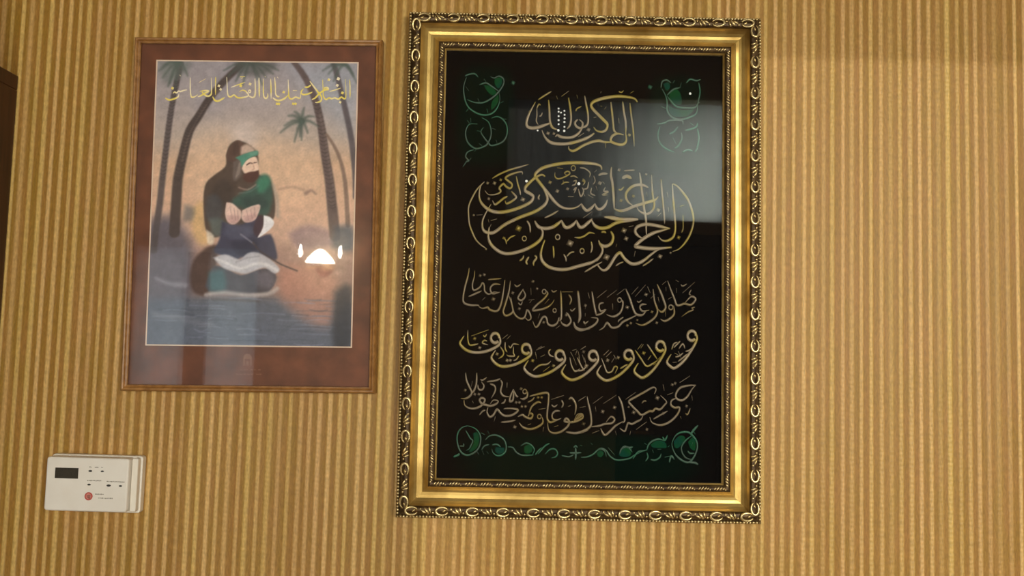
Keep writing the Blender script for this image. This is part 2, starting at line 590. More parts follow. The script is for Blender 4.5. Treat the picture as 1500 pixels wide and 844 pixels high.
def ribbon(mb, P, w, h0, dome, tap0=0.45, tap1=0.3):
    """raised pen stroke: smooth polyline P (metres), width w, standing dome proud of h0"""
    P = catmull(P)
    n = len(P)
    vs, fs = [], []
    for i, (u, v) in enumerate(P):
        a, c = P[max(i - 1, 0)], P[min(i + 1, n - 1)]
        dx, dy = c[0] - a[0], c[1] - a[1]
        l = math.hypot(dx, dy) or 1e-9
        nx, ny = -dy / l, dx / l
        f = i / max(n - 1, 1)
        k = min(1, tap0 + (1 - tap0) * f / 0.18, tap1 + (1 - tap1) * (1 - f) / 0.25)
        # a broad nib: strokes swell when they run level, thin when upright
        k *= 0.82 + 0.30 * abs(dx) / l
        hw = w * k / 2
        vs += [(u + nx * hw, -h0, v + ny * hw), (u + nx * hw * .55, -h0 - dome * .8 * min(1, k + .2), v + ny * hw * .55),
               (u - nx * hw * .55, -h0 - dome * .8 * min(1, k + .2), v - ny * hw * .55), (u - nx * hw, -h0, v - ny * hw)]
    for i in range(n - 1):
        for j in range(3):
            fs.append((4 * i + j, 4 * i + j + 1, 4 * i + j + 5, 4 * i + j + 4))
    fs += [(0, 1, 2, 3), tuple(4 * (n - 1) + j for j in (3, 2, 1, 0))]
    mb.add(vs, fs)


def diamond(mb, c, r, h0, dome, ang=0.35):
    u, v = c
    vs = []
    for k in range(4):
        a = ang + k * math.pi / 2
        vs.append((u + r * math.cos(a), -h0, v + r * math.sin(a)))
    vs.append((u, -h0 - dome * .5, v))
    mb.add(vs, [(0, 1, 4), (1, 2, 4), (2, 3, 4), (3, 0, 4), (0, 3, 2, 1)])


def draw(mb, fn, crop, text, h0, dome, wscale=1.0):
    """text: one stroke a line.  'w x,y x,y ...' pen stroke | 'd x,y size' pen dot | 'o x,y r w' small ring"""
    ox, oy, sc = crop
    J = lambda s: fn(*(lambda q: (ox + q[0] / sc, oy + q[1] / sc))([float(k) for k in s.split(',')]))
    for ln in text.strip().splitlines():
        for part in ln.split(';'):
            q = part.split()
            if not q:
                continue
            if q[0] == 'd':
                diamond(mb, J(q[1]), float(q[2]) * 0.00078 * wscale, h0, dome)
            elif q[0] == 'o':
                x, y = [float(k) for k in q[1].split(',')]
                r, w = float(q[2]), float(q[3])
                pts = [fn(ox + x / sc + r * math.cos(a), oy + y / sc + 1.15 * r * math.sin(a)) for a in [2 * math.pi * k / 10 for k in range(11)]]
                ribbon(mb, pts, w * 0.001 * wscale, h0, dome, 1, 1)
            else:
                ribbon(mb, [J(s) for s in q[1:]], float(q[0]) * 0.001 * wscale, h0, dome)


# ---- the big gilt frame with the embroidered calligraphy
BW, BH = 0.5215, 0.738
big = thing('framed_calligraphy', 'large ornate gilt frame with gold Arabic calligraphy on black velvet', 'picture frame',
            (0.104, -0.0006, 1.2605), (R(0.5), R(-0.57), 0))
PROF = [(0.5, 0), (0, 9), (1, 14), (6.5, 17), (7.5, 21), (10, 25.5), (13.5, 27), (17, 26), (18.5, 24.5), (19.5, 22), (22, 18), (25, 15),
        (29, 12.5), (33, 11.5), (37, 11.8), (40, 13), (43, 15.5), (45, 18), (46, 19.5), (47, 18.6), (49, 19.4), (51.5, 19.4), (54, 17.6),
        (54.6, 15.6), (55, 16.4), (57, 14.5), (57, 10.2), (54, 10.2), (54, 0)]
PROF = [(t / 1000, h / 1000) for t, h in PROF]
# ornament meshes shared by all copies (local x along the rail, z towards the picture, -y out of the wall)
ring = MB()
ring.tube([(0.0086 * math.cos(a), -0.0006 - 0.0014 * math.sin(a / 2) ** 2, 0.0054 * math.sin(a) - 0.0002) for a in [R(14 + 332 * k / 15) for k in range(16)]],
          [0.0009 + 0.0010 * math.sin(math.pi * k / 15) for k in range(16)], 6)
ring.ellipsoid((0.0030, -0.001, 0.0004), (0.0034, 0.0016, 0.0016), 6, 4, 0.4)
ring_me = ring.mesh('scroll_ring', True)
ring_me.materials.append(M['goldlight'])
leaf = MB()
leaf.ellipsoid((0, -0.0008, 0), (0.0021, 0.0020, 0.0064), 6, 4, R(40))
leaf.ellipsoid((-0.0044, -0.0006, -0.0012), (0.0016, 0.0016, 0.0050), 6, 4, R(62))
leaf.ellipsoid((0.0044, -0.0006, 0.0012), (0.0016, 0.0016, 0.0050), 6, 4, R(18))
leaf.ellipsoid((0.0088, -0.0004, -0.0024), (0.0018, 0.0014, 0.0018), 6, 4)
leaf.ellipsoid((-0.0088, -0.0004, 0.0024), (0.0018, 0.0014, 0.0018), 6, 4)
leaf_me = leaf.mesh('leaf_ornament', True)
leaf_me.materials.append(M['goldlight'])
acan = MB()
for k, (dx, ln) in enumerate(((-0.0062, .0030), (-0.0022, .0042), (0.0020, .0040), (0.0060, .0026))):
    acan.ellipsoid((dx, -0.0005, 0), (0.0011, 0.0014, ln), 6, 4, R(-38))
acan.ellipsoid((0.0088, -0.0003, -0.0016), (0.0014, 0.0012, 0.0014), 6, 4)
acan_me = acan.mesh('acanthus_leaf', True)
acan_me.materials.append(M['goldlight'])

for side in range(4):
    rail = rail_mesh(side, BW, BH, PROF).build('frame_rail', M['gold'], big)
    rail.data.materials.append(M['patina'])
    for p in rail.data.polygons:
        c = p.center
        t = min(c.x + BW / 2, BW / 2 - c.x, c.z, BH - c.z)
        if (t < 0.0195 or 0.0462 < t < 0.0544) and len(p.vertices) == 4:
            p.material_index = 1
    Ln = BW if side % 2 == 0 else BH
    # rope of beads on the outer edge: too small to pick apart singly
    bd = MB()
    nb = int(round((Ln - 0.006) / 0.0046))
    for k in range(nb + 1):
        u, v = rail_uv(side, BW, BH, 0.0034, k / nb)
        bd.ellipsoid((u, -0.0172, v), (0.0023, 0.0026, 0.0023), 6, 4)
    bd = bd.build('beading', M['goldlight'], rail, smooth=True)
    bd['kind'] = 'stuff'
    n = int(round((Ln - 0.034) / 0.0225))
    if n % 2 == 0:
        n += 1
    for k in range(n):
        u, v = rail_uv(side, BW, BH, 0.0135, (k + 0.5) / n)
        if k % 2 == 0:
            inst('scroll_ring', ring_me, rail, (u, -0.0268, v), ROT[side])
        else:
            inst('leaf_ornament', leaf_me, rail, (u, -0.0268, v), ROT[side])
    L_in = Ln - 0.1
    n = int(round(L_in / 0.0222))
    for k in range(n):
        u, v = rail_uv(side, BW, BH, 0.0505, (k + 0.5) / n)
        inst('acanthus_leaf', acan_me, rail, (u, -0.0192, v), ROT[side])

VH = 0.010     # face of the velvet above the wall
vel = MB().box(-BW / 2 + .0545, BW / 2 - .0545, -VH, -0.003, 0.0545, BH - 0.0545).build('velvet_panel', M['velvet'], big)
vel['label'] = 'black velvet panel with a dark green foot'

DO = 0.0011
def line(name, mat, crops, label, wscale=0.9, dome=DO):
    mb = MB()
    for crop, text in crops:
        draw(mb, PIXEL_TO_PANEL, crop, text, VH + 0.0001, dome, wscale)
    o = mb.build(name, mat, vel, smooth=True)
    o['label'] = label
    return o

L1 = (755, 125, 7.674)
line('calligraphy_line', M['thread'], [(L1, '''
3.2 1285,200 1300,330 1322,500 1335,690
3.8 1205,185 1218,300 1240,430 1238,560
4.2 1238,540 1246,625 1200,668 1120,655 1070,625 1090,570 1150,545 1215,560
3.8 1072,190 1085,300 1098,430 1108,510 1150,545
4.2 1075,640 1000,640 940,625 870,635 800,660 740,690 690,722 640,740 600,715 600,685
3 1015,635 1012,705
4.8 1370,190 1335,150 1250,132 1150,125 1050,135 960,155 885,182 850,220 870,268 930,330 990,390 1032,440 1020,500 970,525 910,510 880,470
3 880,365 910,358
4.8 885,540 820,585 720,625 600,655 480,660 390,640 330,580 298,505
3 705,582 770,538
3.8 778,120 795,220 815,330 812,430 775,470 730,478
3.8 700,385 668,422 690,468 740,482 755,425 715,385
4.2 752,480 710,540 650,580 580,590 510,580 470,560 448,582
4 595,140 615,250 625,370 612,450 578,492
4.2 372,165 380,260 385,380 394,430 420,480 475,500
4.8 392,425 320,452 250,475 180,482 130,458 128,400 160,310 225,190
2.6 255,165 330,115 405,70
2.6 520,125 600,65
2 460,120 475,160; 2 690,110 700,150; 2.4 680,295 690,265 742,238; 2 965,70 955,92; 2 1160,70 1190,82 1215,60; 2 1290,92 1330,66
2.4 240,262 262,214 284,228; 2.4 240,262 242,340 234,400 256,445; 2.2 302,308 290,340 268,350
2 955,232 975,240; 2 1000,272 1022,240; 2.4 1160,370 1165,430
d 820,500 5; d 365,540 5; d 430,545 4; d 1280,560 4; d 160,300 3.5
'''),], 'opening line of gold thread calligraphy')

A, B, C_, D_, E_, F_ = (680, 230, 9.375), (780, 230, 9.375), (900, 230, 9.375), (680, 315, 9.375), (780, 315, 9.375), (900, 315, 9.375)
line('calligraphy_line', M['thread'], [
(A, '''
3 280,340 180,440 110,560 62,680 60,800 72,920 105,1020 160,1130 220,1205
5 1110,270 1065,245 980,282 890,360 840,420 842,470 900,502 948,545 920,612 840,662 720,712 600,746 480,762 370,740 280,682 220,602 205,510 225,400 270,350
2.8 385,297 480,240 620,180 760,140 885,103
3.4 800,240 792,206 720,215 620,250 565,290 600,327 652,370 652,412 620,432 570,402 540,370 500,400 480,432 502,470 470,502 400,520 330,515 285,465
3 715,268 735,370 765,470 772,525
3.5 650,475 700,530 712,562 650,612 580,642 562,600
3.5 595,542 540,570 470,627 420,652 388,598
3 1035,518 1018,560 1032,588
d 805,585 6; d 320,360 4; d 415,360 5; d 500,315 4; d 335,575 4; d 130,800 3; 2 170,800 250,795
'''),
(B, '''
5 950,178 938,130 870,100 740,85 590,80 430,88 280,112 140,152 55,215 35,265 80,330 150,420 230,520 310,620 400,690 510,712 610,690 675,642
4.6 672,645 705,705 750,736 810,700 860,640
4.2 858,645 890,710 940,716 1000,660 1028,588
5 60,290 130,400 185,500 204,585 165,660 80,725 0,765 -120,810 -220,850 -380,930 -500,1020 -560,1045 -640,1032 -682,985 -688,890 -650,790 -570,650
4.6 1085,140 1075,250 1095,350 1110,500 1118,640 1122,725
2.8 165,838 260,795 355,738; 2.4 695,838 820,750
2.4 310,215 308,268 350,302 430,280 512,230 482,198 438,222 470,250
2.2 520,272 570,262 622,292; 2.2 398,382 440,350 502,350; 2.2 560,335 602,328 582,380 540,392
2.6 630,440 662,545 702,470 680,420; 2.4 770,345 752,430 700,442; 3.4 905,255 960,230 1032,232
2.4 1000,418 978,470 1042,478 956,522 1032,522; 2.4 812,425 800,500 862,532; 2 760,520 832,562
2.2 690,300 720,340 690,390; 2.2 650,150 720,160 790,220 780,280; 2 840,260 860,330 830,380; 2.6 340,150 420,160; 2 880,180 850,210; 2.4 420,320 430,380
2.4 560,460 600,420 570,500; 2 720,540 700,500; 2 870,400 890,460; 2.2 960,340 990,370
d 240,350 5; d 340,470 5; d 925,360 5; 3 488,545 565,545; o 560,155 3.2 1.6; d 480,440 4; d 700,330 4
'''),
(C_, '''
4.2 465,422 400,390 320,385 240,410 170,480 155,550 190,622 252,668
4.4 0,715 80,742 170,722 260,682 380,645 500,610 560,590 602,545
4.2 345,215 362,330 375,460 395,600 408,720 432,860 436,1000 440,1090
3.6 510,245 515,400 530,560 547,640 530,720 480,772 420,782 340,742 308,688
3.6 640,305 650,450 665,620 685,840 688,920
4 795,370 800,500 815,680 828,840 836,940 830,1030 800,1108 720,1153 650,1143 598,1085
3.6 800,370 860,402 940,490 1010,590 1060,720 1085,850 1075,950 1030,1080 960,1190 880,1268 795,1300
5 105,296 170,264 235,298
2.2 130,192 200,186 282,180; 2.4 58,442 85,455 132,410; d 65,180 4; d 90,600 4; d 260,540 4; d 600,730 5; d 435,240 3
2.2 740,690 745,760; 2.2 900,680 960,660; 2 720,480 735,560; 2 440,480 450,540; 2 590,820 640,770
'''),
(D_, '''
2.4 105,240 160,340 230,412 315,470
5 345,165 330,270 345,360 400,440 500,512 610,532 760,502 880,456 990,390 1062,312 1075,222 1030,160 975,95
3.4 862,80 900,150 906,245; 2.6 545,318 570,350 582,405; 2.6 588,362 630,310 702,280
3 818,556 800,600 758,632; 3.6 888,575 850,640 870,682; 3.6 968,556 992,590 952,650 955,700
2.4 330,62 340,104; 2.4 365,78 450,55; 2 372,128 340,190
d 745,185 8; o 825,325 3 1.8; d 545,318 4; d 300,470 3; d 110,240 3
'''),
(E_, '''
5.2 30,80 80,160 170,186 280,166 360,110 402,70
5.2 398,75 440,160 490,172 560,130 608,68
5.2 602,75 640,158 690,166 770,100 822,50
5.2 806,60 850,140 930,182 1030,172 1125,120 1220,90 1340,78 1450,58
6 1450,60 1320,66 1200,62 1090,40 985,28
5 168,345 125,470 115,560 140,640 220,712 340,746 470,746 600,712 720,680 840,640 930,560 962,460
5 1075,225 1108,300 1080,390 1000,432 930,402 908,345
4 930,410 962,470 945,540 880,640
2.8 715,785 830,715 955,645; 3 575,308 650,312 720,285 780,245 855,256
3.4 283,425 290,500 292,595; 2.8 428,540 455,590 462,642; 2.6 468,572 520,520 575,508; 3.2 805,365 818,450 798,525; 3 945,240 980,230 1012,250
5 892,685 950,752 1010,752 1070,682 1125,590 1165,540 1205,520 1235,560 1285,622 1365,672 1455,662 1545,612 1645,530 1745,470 1910,445
o 345,305 3.2 2.2; o 680,495 3 2.2; d 515,390 9; d 1015,580 8
'''),
(F_, '''
5.4 785,445 620,460 480,462 350,446 285,430 330,380 420,310 540,246 650,216 765,182
5 762,190 660,166 540,140 420,130 312,165 285,230 330,292 400,330
2.6 388,702 460,655 535,598; 2 940,0 942,180 920,245; 2 32,398 20,442; 2.4 285,498 270,572; 2.4 18,702 60,670 125,645; 2.2 195,162 260,148
d 130,215 7; d 160,325 6; d 880,310 5; d 625,570 6; d 770,520 3
''')], 'large oval of interlaced gold thread calligraphy')

G, H_ = (660, 385, 7.5), (840, 385, 7.5)
line('calligraphy_line', M['threadfine'], [
(G, '''
3.4 205,58 190,150 160,260 138,380 150,442 220,466 290,466 315,470
2.8 265,88 262,150 240,240 255,302 320,270 350,222 370,250 376,312 420,346 480,322 535,330
2.8 198,372 270,342 342,308
2.4 412,186 480,180 558,174
3 548,240 480,235 440,270 440,312 470,342 542,322
3.4 597,188 580,320 560,430 530,512 490,532 430,516 408,490 350,502 305,478; 2.4 348,412 382,378
3.4 657,198 640,320 600,460 578,540 612,582 682,540 670,450 638,355
3 662,380 680,480 702,562 760,612 812,600 840,520 872,562 882,612 850,632 818,598
2.4 700,238 730,262 772,234; 3 790,290 822,360 782,412 740,390 770,330 802,288; 2.2 742,440 772,462 790,420
2.4 882,278 885,352; 2.2 858,410 922,404; 2 868,442 892,412
3.2 1040,300 1066,330 1060,352 1020,402 940,470 903,522 980,516 1060,490 1112,450 1138,408; 2.4 1082,398 1034,452; o 1028,318 2.8 2
2.2 1108,300 1130,322 1168,303
3.8 1210,308 1216,450 1216,600 1192,642; 3.4 1268,548 1292,572 1322,642 1280,692 1230,672 1210,640
2.8 1225,320 1342,320; 2.8 1298,350 1326,402 1308,462
3.4 1192,598 1170,662 1120,692 1070,672 1050,602 1010,602 962,690 930,704 902,640; 2.2 980,558 960,612; 2.2 1158,722 1202,690
3.8 1402,308 1416,450 1426,590 1400,662; 3.4 1356,650 1370,702 1430,732 1530,728
2.2 1315,510 1335,530 1372,496; 2.2 1470,640 1480,690; 2 1478,450 1480,510
d 325,142 4; d 370,132 4; d 470,400 5; d 682,332 4; d 905,205 4; d 950,285 3.5; o 1142,525 2.4 2; d 1022,655 4; d 755,505 4; d 1270,575 4
'''),
(H_, '''
3.6 45,308 60,450 66,602 50,650; 3.4 0,650 20,712 80,742 180,712 250,662 262,612 192,602
3.6 203,315 220,430 240,530 250,575; 3 332,440 290,450 280,490 300,532 352,510; 3 245,575 300,562 360,512
3 160,328 176,392; 2.4 108,640 125,668 165,640; 2.4 130,555 128,590
2.4 258,387 362,304; 2.4 368,382 472,303; 2.4 478,352 562,288
3.4 520,405 542,432 535,502 500,562 430,592 362,568; o 505,410 2.8 2; 3 428,448 432,515
3.8 573,286 610,370 640,460 670,540 702,572 760,572 802,520; 3 802,458 750,460 728,492 760,532 832,520
3.4 690,578 600,622 540,652 490,702 420,712 370,660 330,712 282,742; 2.4 548,598 502,630 490,655
2.4 638,347 712,263; 2.4 678,372 792,243; 2.2 698,420 718,434 752,408
3 813,262 842,332; 3.4 873,288 890,420 922,522 900,592 830,652 750,687 682,662; 3.8 918,236 960,330 990,410 1012,492 970,542 925,508
2.6 928,378 942,435; 2.2 848,392 895,348
3.4 1033,198 1070,300 1110,400 1132,462 1170,466 1220,450 1290,462 1342,402 1300,370 1260,400 1215,452
3.4 1098,470 1106,560 1060,612 1000,642 955,618; o 1068,490 3 2.2; 2.6 1012,518 1010,592
2.2 972,242 1018,203; 2.4 1198,332 1332,213; 2.4 1015,268 1017,315; 2.2 1038,402 1078,378; 2 1122,190 1155,210; 2.4 1130,280 1132,332; 2 1178,238 1200,257 1245,232; 2.2 1292,298 1270,342 1290,352
2.4 1332,488 1300,500 1312,520 1260,540 1188,592
d 590,690 4; d 628,665 4; d 590,490 5; d 795,350 5; d 860,540 4; d 912,660 4; d 130,470 4; d 700,630 3
''')], 'line of fine gold thread calligraphy below the oval')

I_, J_ = (660, 480, 7.5), (840, 480, 7.5)
waw = MB()
for hx, hy, lx, ly, bx, by in ((725.3, 495.3, 674, 504, 697, 516.5), (770.7, 511.3, 720, 525, 738.7, 537), (820, 520.7, 768, 540, 787, 551.5),
                               (868.7, 521.3, 823, 546, 840, 556.5), (920.7, 520, 874.7, 547, 891, 557.3), (967.3, 507.3, 929, 544, 943, 553), (1013.3, 492, 977, 531, 989, 539)):
    head = [PIXEL_TO_PANEL(hx + 6.2 * math.cos(a), hy + 7.0 * math.sin(a)) for a in [R(40 + 36 * k) for k in range(10)]]
    ribbon(waw, head, 0.0042, VH + .0001, DO, 1, 1)
    mx_, my_ = bx + (hx + 6 - bx) * .5, by + (hy + 12 - by) * .42 + 1.5
    tail = [(hx + 3, hy - 6.5), (hx + 7, hy), (hx + 5.6, hy + 10), (mx_, my_), (bx, by), (lx + (bx - lx) * .4, ly + (by - ly) * .72), (lx, ly), (lx + 2, ly - 6), (lx + 6, ly - 12)]
    ribbon(waw, [PIXEL_TO_PANEL(*p) for p in tail], 0.0039, VH + .0001, DO)
draw(waw, PIXEL_TO_PANEL, I_, '''
2.4 190,28 190,130 210,190 270,186 305,178; 2.6 228,92 420,24; 2 358,80 376,102 398,68; 2.2 402,150 370,140 350,170 412,190
2.2 572,122 628,78; 2.2 618,127 658,88; 2.4 600,158 600,230 622,272; 2.4 545,208 582,270 570,312 525,342; 2 638,198 660,222 690,180 752,188; 2.2 690,208 690,280 702,312 640,312 615,298; 2 752,308 720,352 688,362
2.2 942,247 1034,208; 2 958,230 1004,203; 2.2 930,268 946,342; 2 988,322 1034,298; 2.4 1100,238 1078,262 1090,302 1134,322; 2.4 908,472 940,440 990,410 1060,402 1102,368; 2.2 1018,482 1090,428
2.2 1310,328 1330,420 1370,482 1422,450; 2 1338,252 1384,238; 2 1428,242 1484,208; 2.2 1390,328 1440,430 1472,472; 2 1318,268 1352,332; 2 1400,260 1420,340; 2 1470,330 1490,420
d 265,120 4; d 320,222 4; d 620,360 4; d 655,360 4; d 902,362 4; d 1130,420 4; d 1460,265 4; d 510,290 4
''', VH + .0001, DO)
draw(waw, PIXEL_TO_PANEL, J_, '''
2 0,328 32,412; 2 78,242 134,203; 2.2 58,318 82,432; 2 98,298 122,382; 2.2 15,472 92,470 140,430; 2 40,250 20,300
2.4 308,338 340,420 370,490 420,482 450,430 482,440 455,505; 2.2 333,302 388,248; 2.2 358,322 418,263; 2.4 512,452 555,425 595,403; 2 418,382 452,328; 2 440,300 470,350
2.6 678,248 740,340 800,422 860,402 925,358; 2.4 808,182 860,260 922,352; 2.2 703,242 752,178; 2.2 738,227 768,183; 3.4 818,354 852,306; 2.2 878,412 904,388; 2.2 928,352 954,318
2.2 1078,242 1100,180 1142,160; 2.2 1100,222 1140,180 1172,148; 2.2 1118,322 1160,312 1204,278; 2.2 1158,232 1200,178 1224,232; 2.2 1148,372 1200,332 1254,288; 2.2 1228,262 1270,250 1332,198; 2.2 1238,302 1294,258; 2 1088,382 1134,380; 2.2 1150,258 1182,332; 2 1110,280 1150,300
d 110,265 4; d 140,420 5; d 375,360 4; d 490,330 4; d 770,280 4.5
''', VH + .0001, DO)
waw = waw.build('calligraphy_line', M['thread'], vel, smooth=True)
waw['label'] = 'line of seven looping gold letters with small words between'

K_, R_ = (660, 545, 7.5), (840, 545, 7.5)
line('calligraphy_line', M['threadfine'], [
(K_, '''
3.4 165,8 175,90 200,150 232,232 180,287 112,292; 3.4 287,8 285,110 265,190 228,242; 2.4 240,98 228,162; 2.4 328,78 350,92 398,58; 3 298,138 310,190 350,192 367,150 338,108
3.4 148,308 160,370 230,402 310,387 362,342 376,302 340,285 318,312 350,352 390,362 440,372 500,352 522,320 470,310 436,352; 2.4 240,318 252,344
2.8 398,107 490,95 548,73; 3 432,130 480,150 492,202 448,288; 3.2 550,88 567,130 550,210 580,262 645,272; 3.6 622,116 618,174
3.4 692,188 656,270 650,322 682,312 692,250 690,205; 2.8 694,200 722,262 745,270
3.4 822,228 843,225 840,272 800,297 766,290; o 815,215 2.8 2; 2.8 602,298 590,332 556,347
3.6 868,268 950,246 1064,230 1076,300 1066,400 1060,500 1090,552 1160,532 1215,508; 3 1202,430 1150,430 1115,470 1130,522 1202,520
2.4 848,332 890,312 922,278; 3 995,342 960,330 900,370 870,430 858,488
3.4 412,388 400,440 430,492 470,472 510,410 550,452 600,482 680,472 742,420 680,402 600,402 585,412; 2.4 318,472 350,432 384,418; 2.6 492,488 478,544
2.8 555,552 640,545 715,528; 3.4 738,492 790,470 820,492 880,512 902,470 870,455 848,492
3.4 1005,495 1012,560 940,612 860,627 790,602 755,556; o 975,490 2.8 2; 2.2 848,582 884,568; 2.8 966,412 1044,398; 2.4 1022,605 1015,655
2.8 1108,302 1244,258; 2.4 1108,358 1138,382 1174,358; 3 1218,308 1237,352 1218,394
3.4 1066,555 1080,642 1140,672 1220,652 1290,592 1302,540 1270,510 1250,540 1310,552 1380,542 1452,502 1440,460 1390,470 1358,532
3.4 1298,302 1330,285 1370,340 1377,402 1363,470; 2.2 1288,382 1322,368; 2.4 1402,322 1484,268; 2.2 1138,602 1184,588; 3.4 1265,658 1380,672 1510,640
d 160,200 4; d 265,245 4; d 310,245 4; d 775,185 4; d 720,335 4; d 755,335 4; d 960,280 4; d 1000,280 4; d 705,605 5; d 782,380 4; d 822,380 4; d 1460,570 5
'''),
(R_, '''
3 0,540 60,502 102,470 70,470 18,522; 3.8 15,668 100,652 170,612 196,560 186,440 160,330 150,266; 2.4 58,312 134,268; 2.4 68,392 134,378
3.2 195,602 280,592 340,572 420,562 452,520 410,490 358,552
2.4 213,347 322,268; 2.4 328,347 472,253; 2.4 240,378 248,434
3.8 493,266 530,350 550,450 562,530 538,562; 3.4 298,618 340,692 400,652 460,592 545,543; 2.4 206,672 284,643
3.2 508,618 560,652 580,612 600,560 640,572 700,542 740,522 764,478
3.4 888,242 906,190 870,170 780,220 690,270 608,320 640,370 700,430 750,472 830,432 870,432 900,402 950,412 1000,362 1022,330 990,290 955,258
2.4 572,302 684,223; 2.2 750,345 775,318 802,322; 2.8 688,632 804,548; 2.2 628,648 618,694; 2.2 458,648 472,694
3.4 1344,146 1260,150 1170,175 1125,240 1130,290 1190,312 1250,270 1300,190 1338,150; 3.4 1132,290 1080,310 1070,360 1110,392 1164,390 1150,450 1090,522 1010,572 930,582 860,552 838,495
2.8 983,138 997,206; 2.8 1166,117 1280,43; 2.4 1028,252 1094,228; 2.6 876,518 960,470 1034,428; 2.4 1298,258 1307,314; 2.4 1282,398 1252,467 1228,450; 2.4 1173,488 1184,514
d 110,570 5; d 320,435 5; d 450,390 5; d 660,445 5; d 920,285 6; d 805,630 4; d 1085,140 4; d 1115,125 4; d 1240,375 4; d 605,385 3; d 985,455 4
''')], 'lowest line of fine gold thread calligraphy')

ORN_TL, ORN_TR = (660, 95, 5.63), (945, 95, 5.63)
def vines(crops, label, fills):
    mb = MB()
    for crop, text in crops:
        draw(mb, PIXEL_TO_PANEL, crop, text, VH + 0.0002, 0.0008, 1.3)
    o = mb.build('vine_ornament', M['green'], vel, smooth=True)
    o['label'] = label
    fm = MB()
    for (ox, oy, sc), pts in fills:
        P = catmull([PIXEL_TO_PANEL(ox + x / sc, oy + y / sc) for x, y in pts + [pts[0]]], 4)[:-1]
        cu = sum(p[0] for p in P) / len(P); cv = sum(p[1] for p in P) / len(P)
        k = len(P)
        fm.add([(u, -VH - 0.0001, v) for u, v in P] + [(cu, -VH - 0.0006, cv)], [(i, (i + 1) % k, k) for i in range(k)])
    f = fm.build('silk_fill', M['greenfill'], vel, smooth=True)
    f['label'] = 'green silk leaf filling'

vines([(ORN_TL, '''
1.7 118,95 150,80 200,75 228,104; 1.8 132,103 110,170 110,240 130,320 170,372 250,412 330,407 382,360 406,290 400,228
1.8 138,288 200,312 270,312 330,282 386,236 432,170 437,120 400,94 360,110 328,98
1.8 238,166 290,150 330,172 402,222; 1.5 278,118 302,162; 1.4 128,387 152,358; 1.4 436,303 398,322; 1.4 150,215 125,180; 1.4 225,280 240,310; 1.4 300,365 310,400
1.8 258,438 310,470 332,530 332,590 310,642 280,672 210,692 150,652 125,590 130,530 160,490 222,490; 1.5 138,458 162,492; 1.5 165,440 168,480
1.8 338,440 390,428 440,460 467,520 460,590 420,642 340,667 310,642 270,592 250,550 272,518; 1.5 216,545 252,550; 1.5 328,520 374,536; 1.5 215,690 196,720; 1.5 436,446 460,450; 1.5 235,650 262,670; 1.5 375,620 385,648
1.6 190,702 140,720 125,760 150,792 130,800 103,842; 1.5 170,770 150,792
d 515,150 4; 1.2 500,142 530,160; 1.2 515,135 515,168
'''), ], 'green embroidered vine scroll in a top corner of the velvet',
      [(ORN_TL, [(275, 168), (330, 178), (380, 232), (340, 250), (300, 215)]), (ORN_TL, [(365, 115), (415, 105), (425, 150), (395, 195), (365, 160)]), (ORN_TL, [(395, 245), (395, 300), (365, 350), (335, 370), (345, 300)])])
vines([(ORN_TR, '''
1.8 130,192 140,140 180,128 212,152; 1.8 138,198 170,260 180,320 182,380 220,432 290,452 370,432 422,400 432,328
1.8 180,258 220,310 260,346 330,357 410,352 442,308; 1.8 338,152 370,120 420,132 456,122; 1.8 440,150 452,230 430,322
1.8 180,252 230,205 284,190; 1.5 288,192 298,148; 1.5 228,152 244,128; 1.5 132,345 172,362; 1.4 420,330 450,310
1.6 98,490 160,480 200,460 300,460 312,495; 1.8 122,508 105,580 120,642 170,692 242,722; 1.8 198,572 240,550 272,508; 1.8 298,558 302,612 270,672 240,690
1.8 328,542 380,530 422,510 432,478; 1.8 430,528 442,600 430,682 408,722; 1.8 308,722 350,702 392,712; 1.6 228,598 252,652; 1.5 370,480 400,500
d 40,185 4; 1.2 25,178 55,192; 1.2 40,170 40,200
'''), ], 'green embroidered vine scroll in a top corner of the velvet',
      [(ORN_TR, [(195, 230), (250, 200), (290, 240), (300, 320), (250, 325), (205, 285)]), (ORN_TR, [(190, 335), (250, 365), (340, 375), (400, 370), (350, 420), (260, 430), (205, 400)]), (ORN_TR, [(150, 160), (190, 145), (205, 185), (175, 215)])])
O_, P_, Q_, W2 = (660, 620, 12.06), (770, 620, 12.06), (910, 620, 12.06), (840, 600, 4.69)
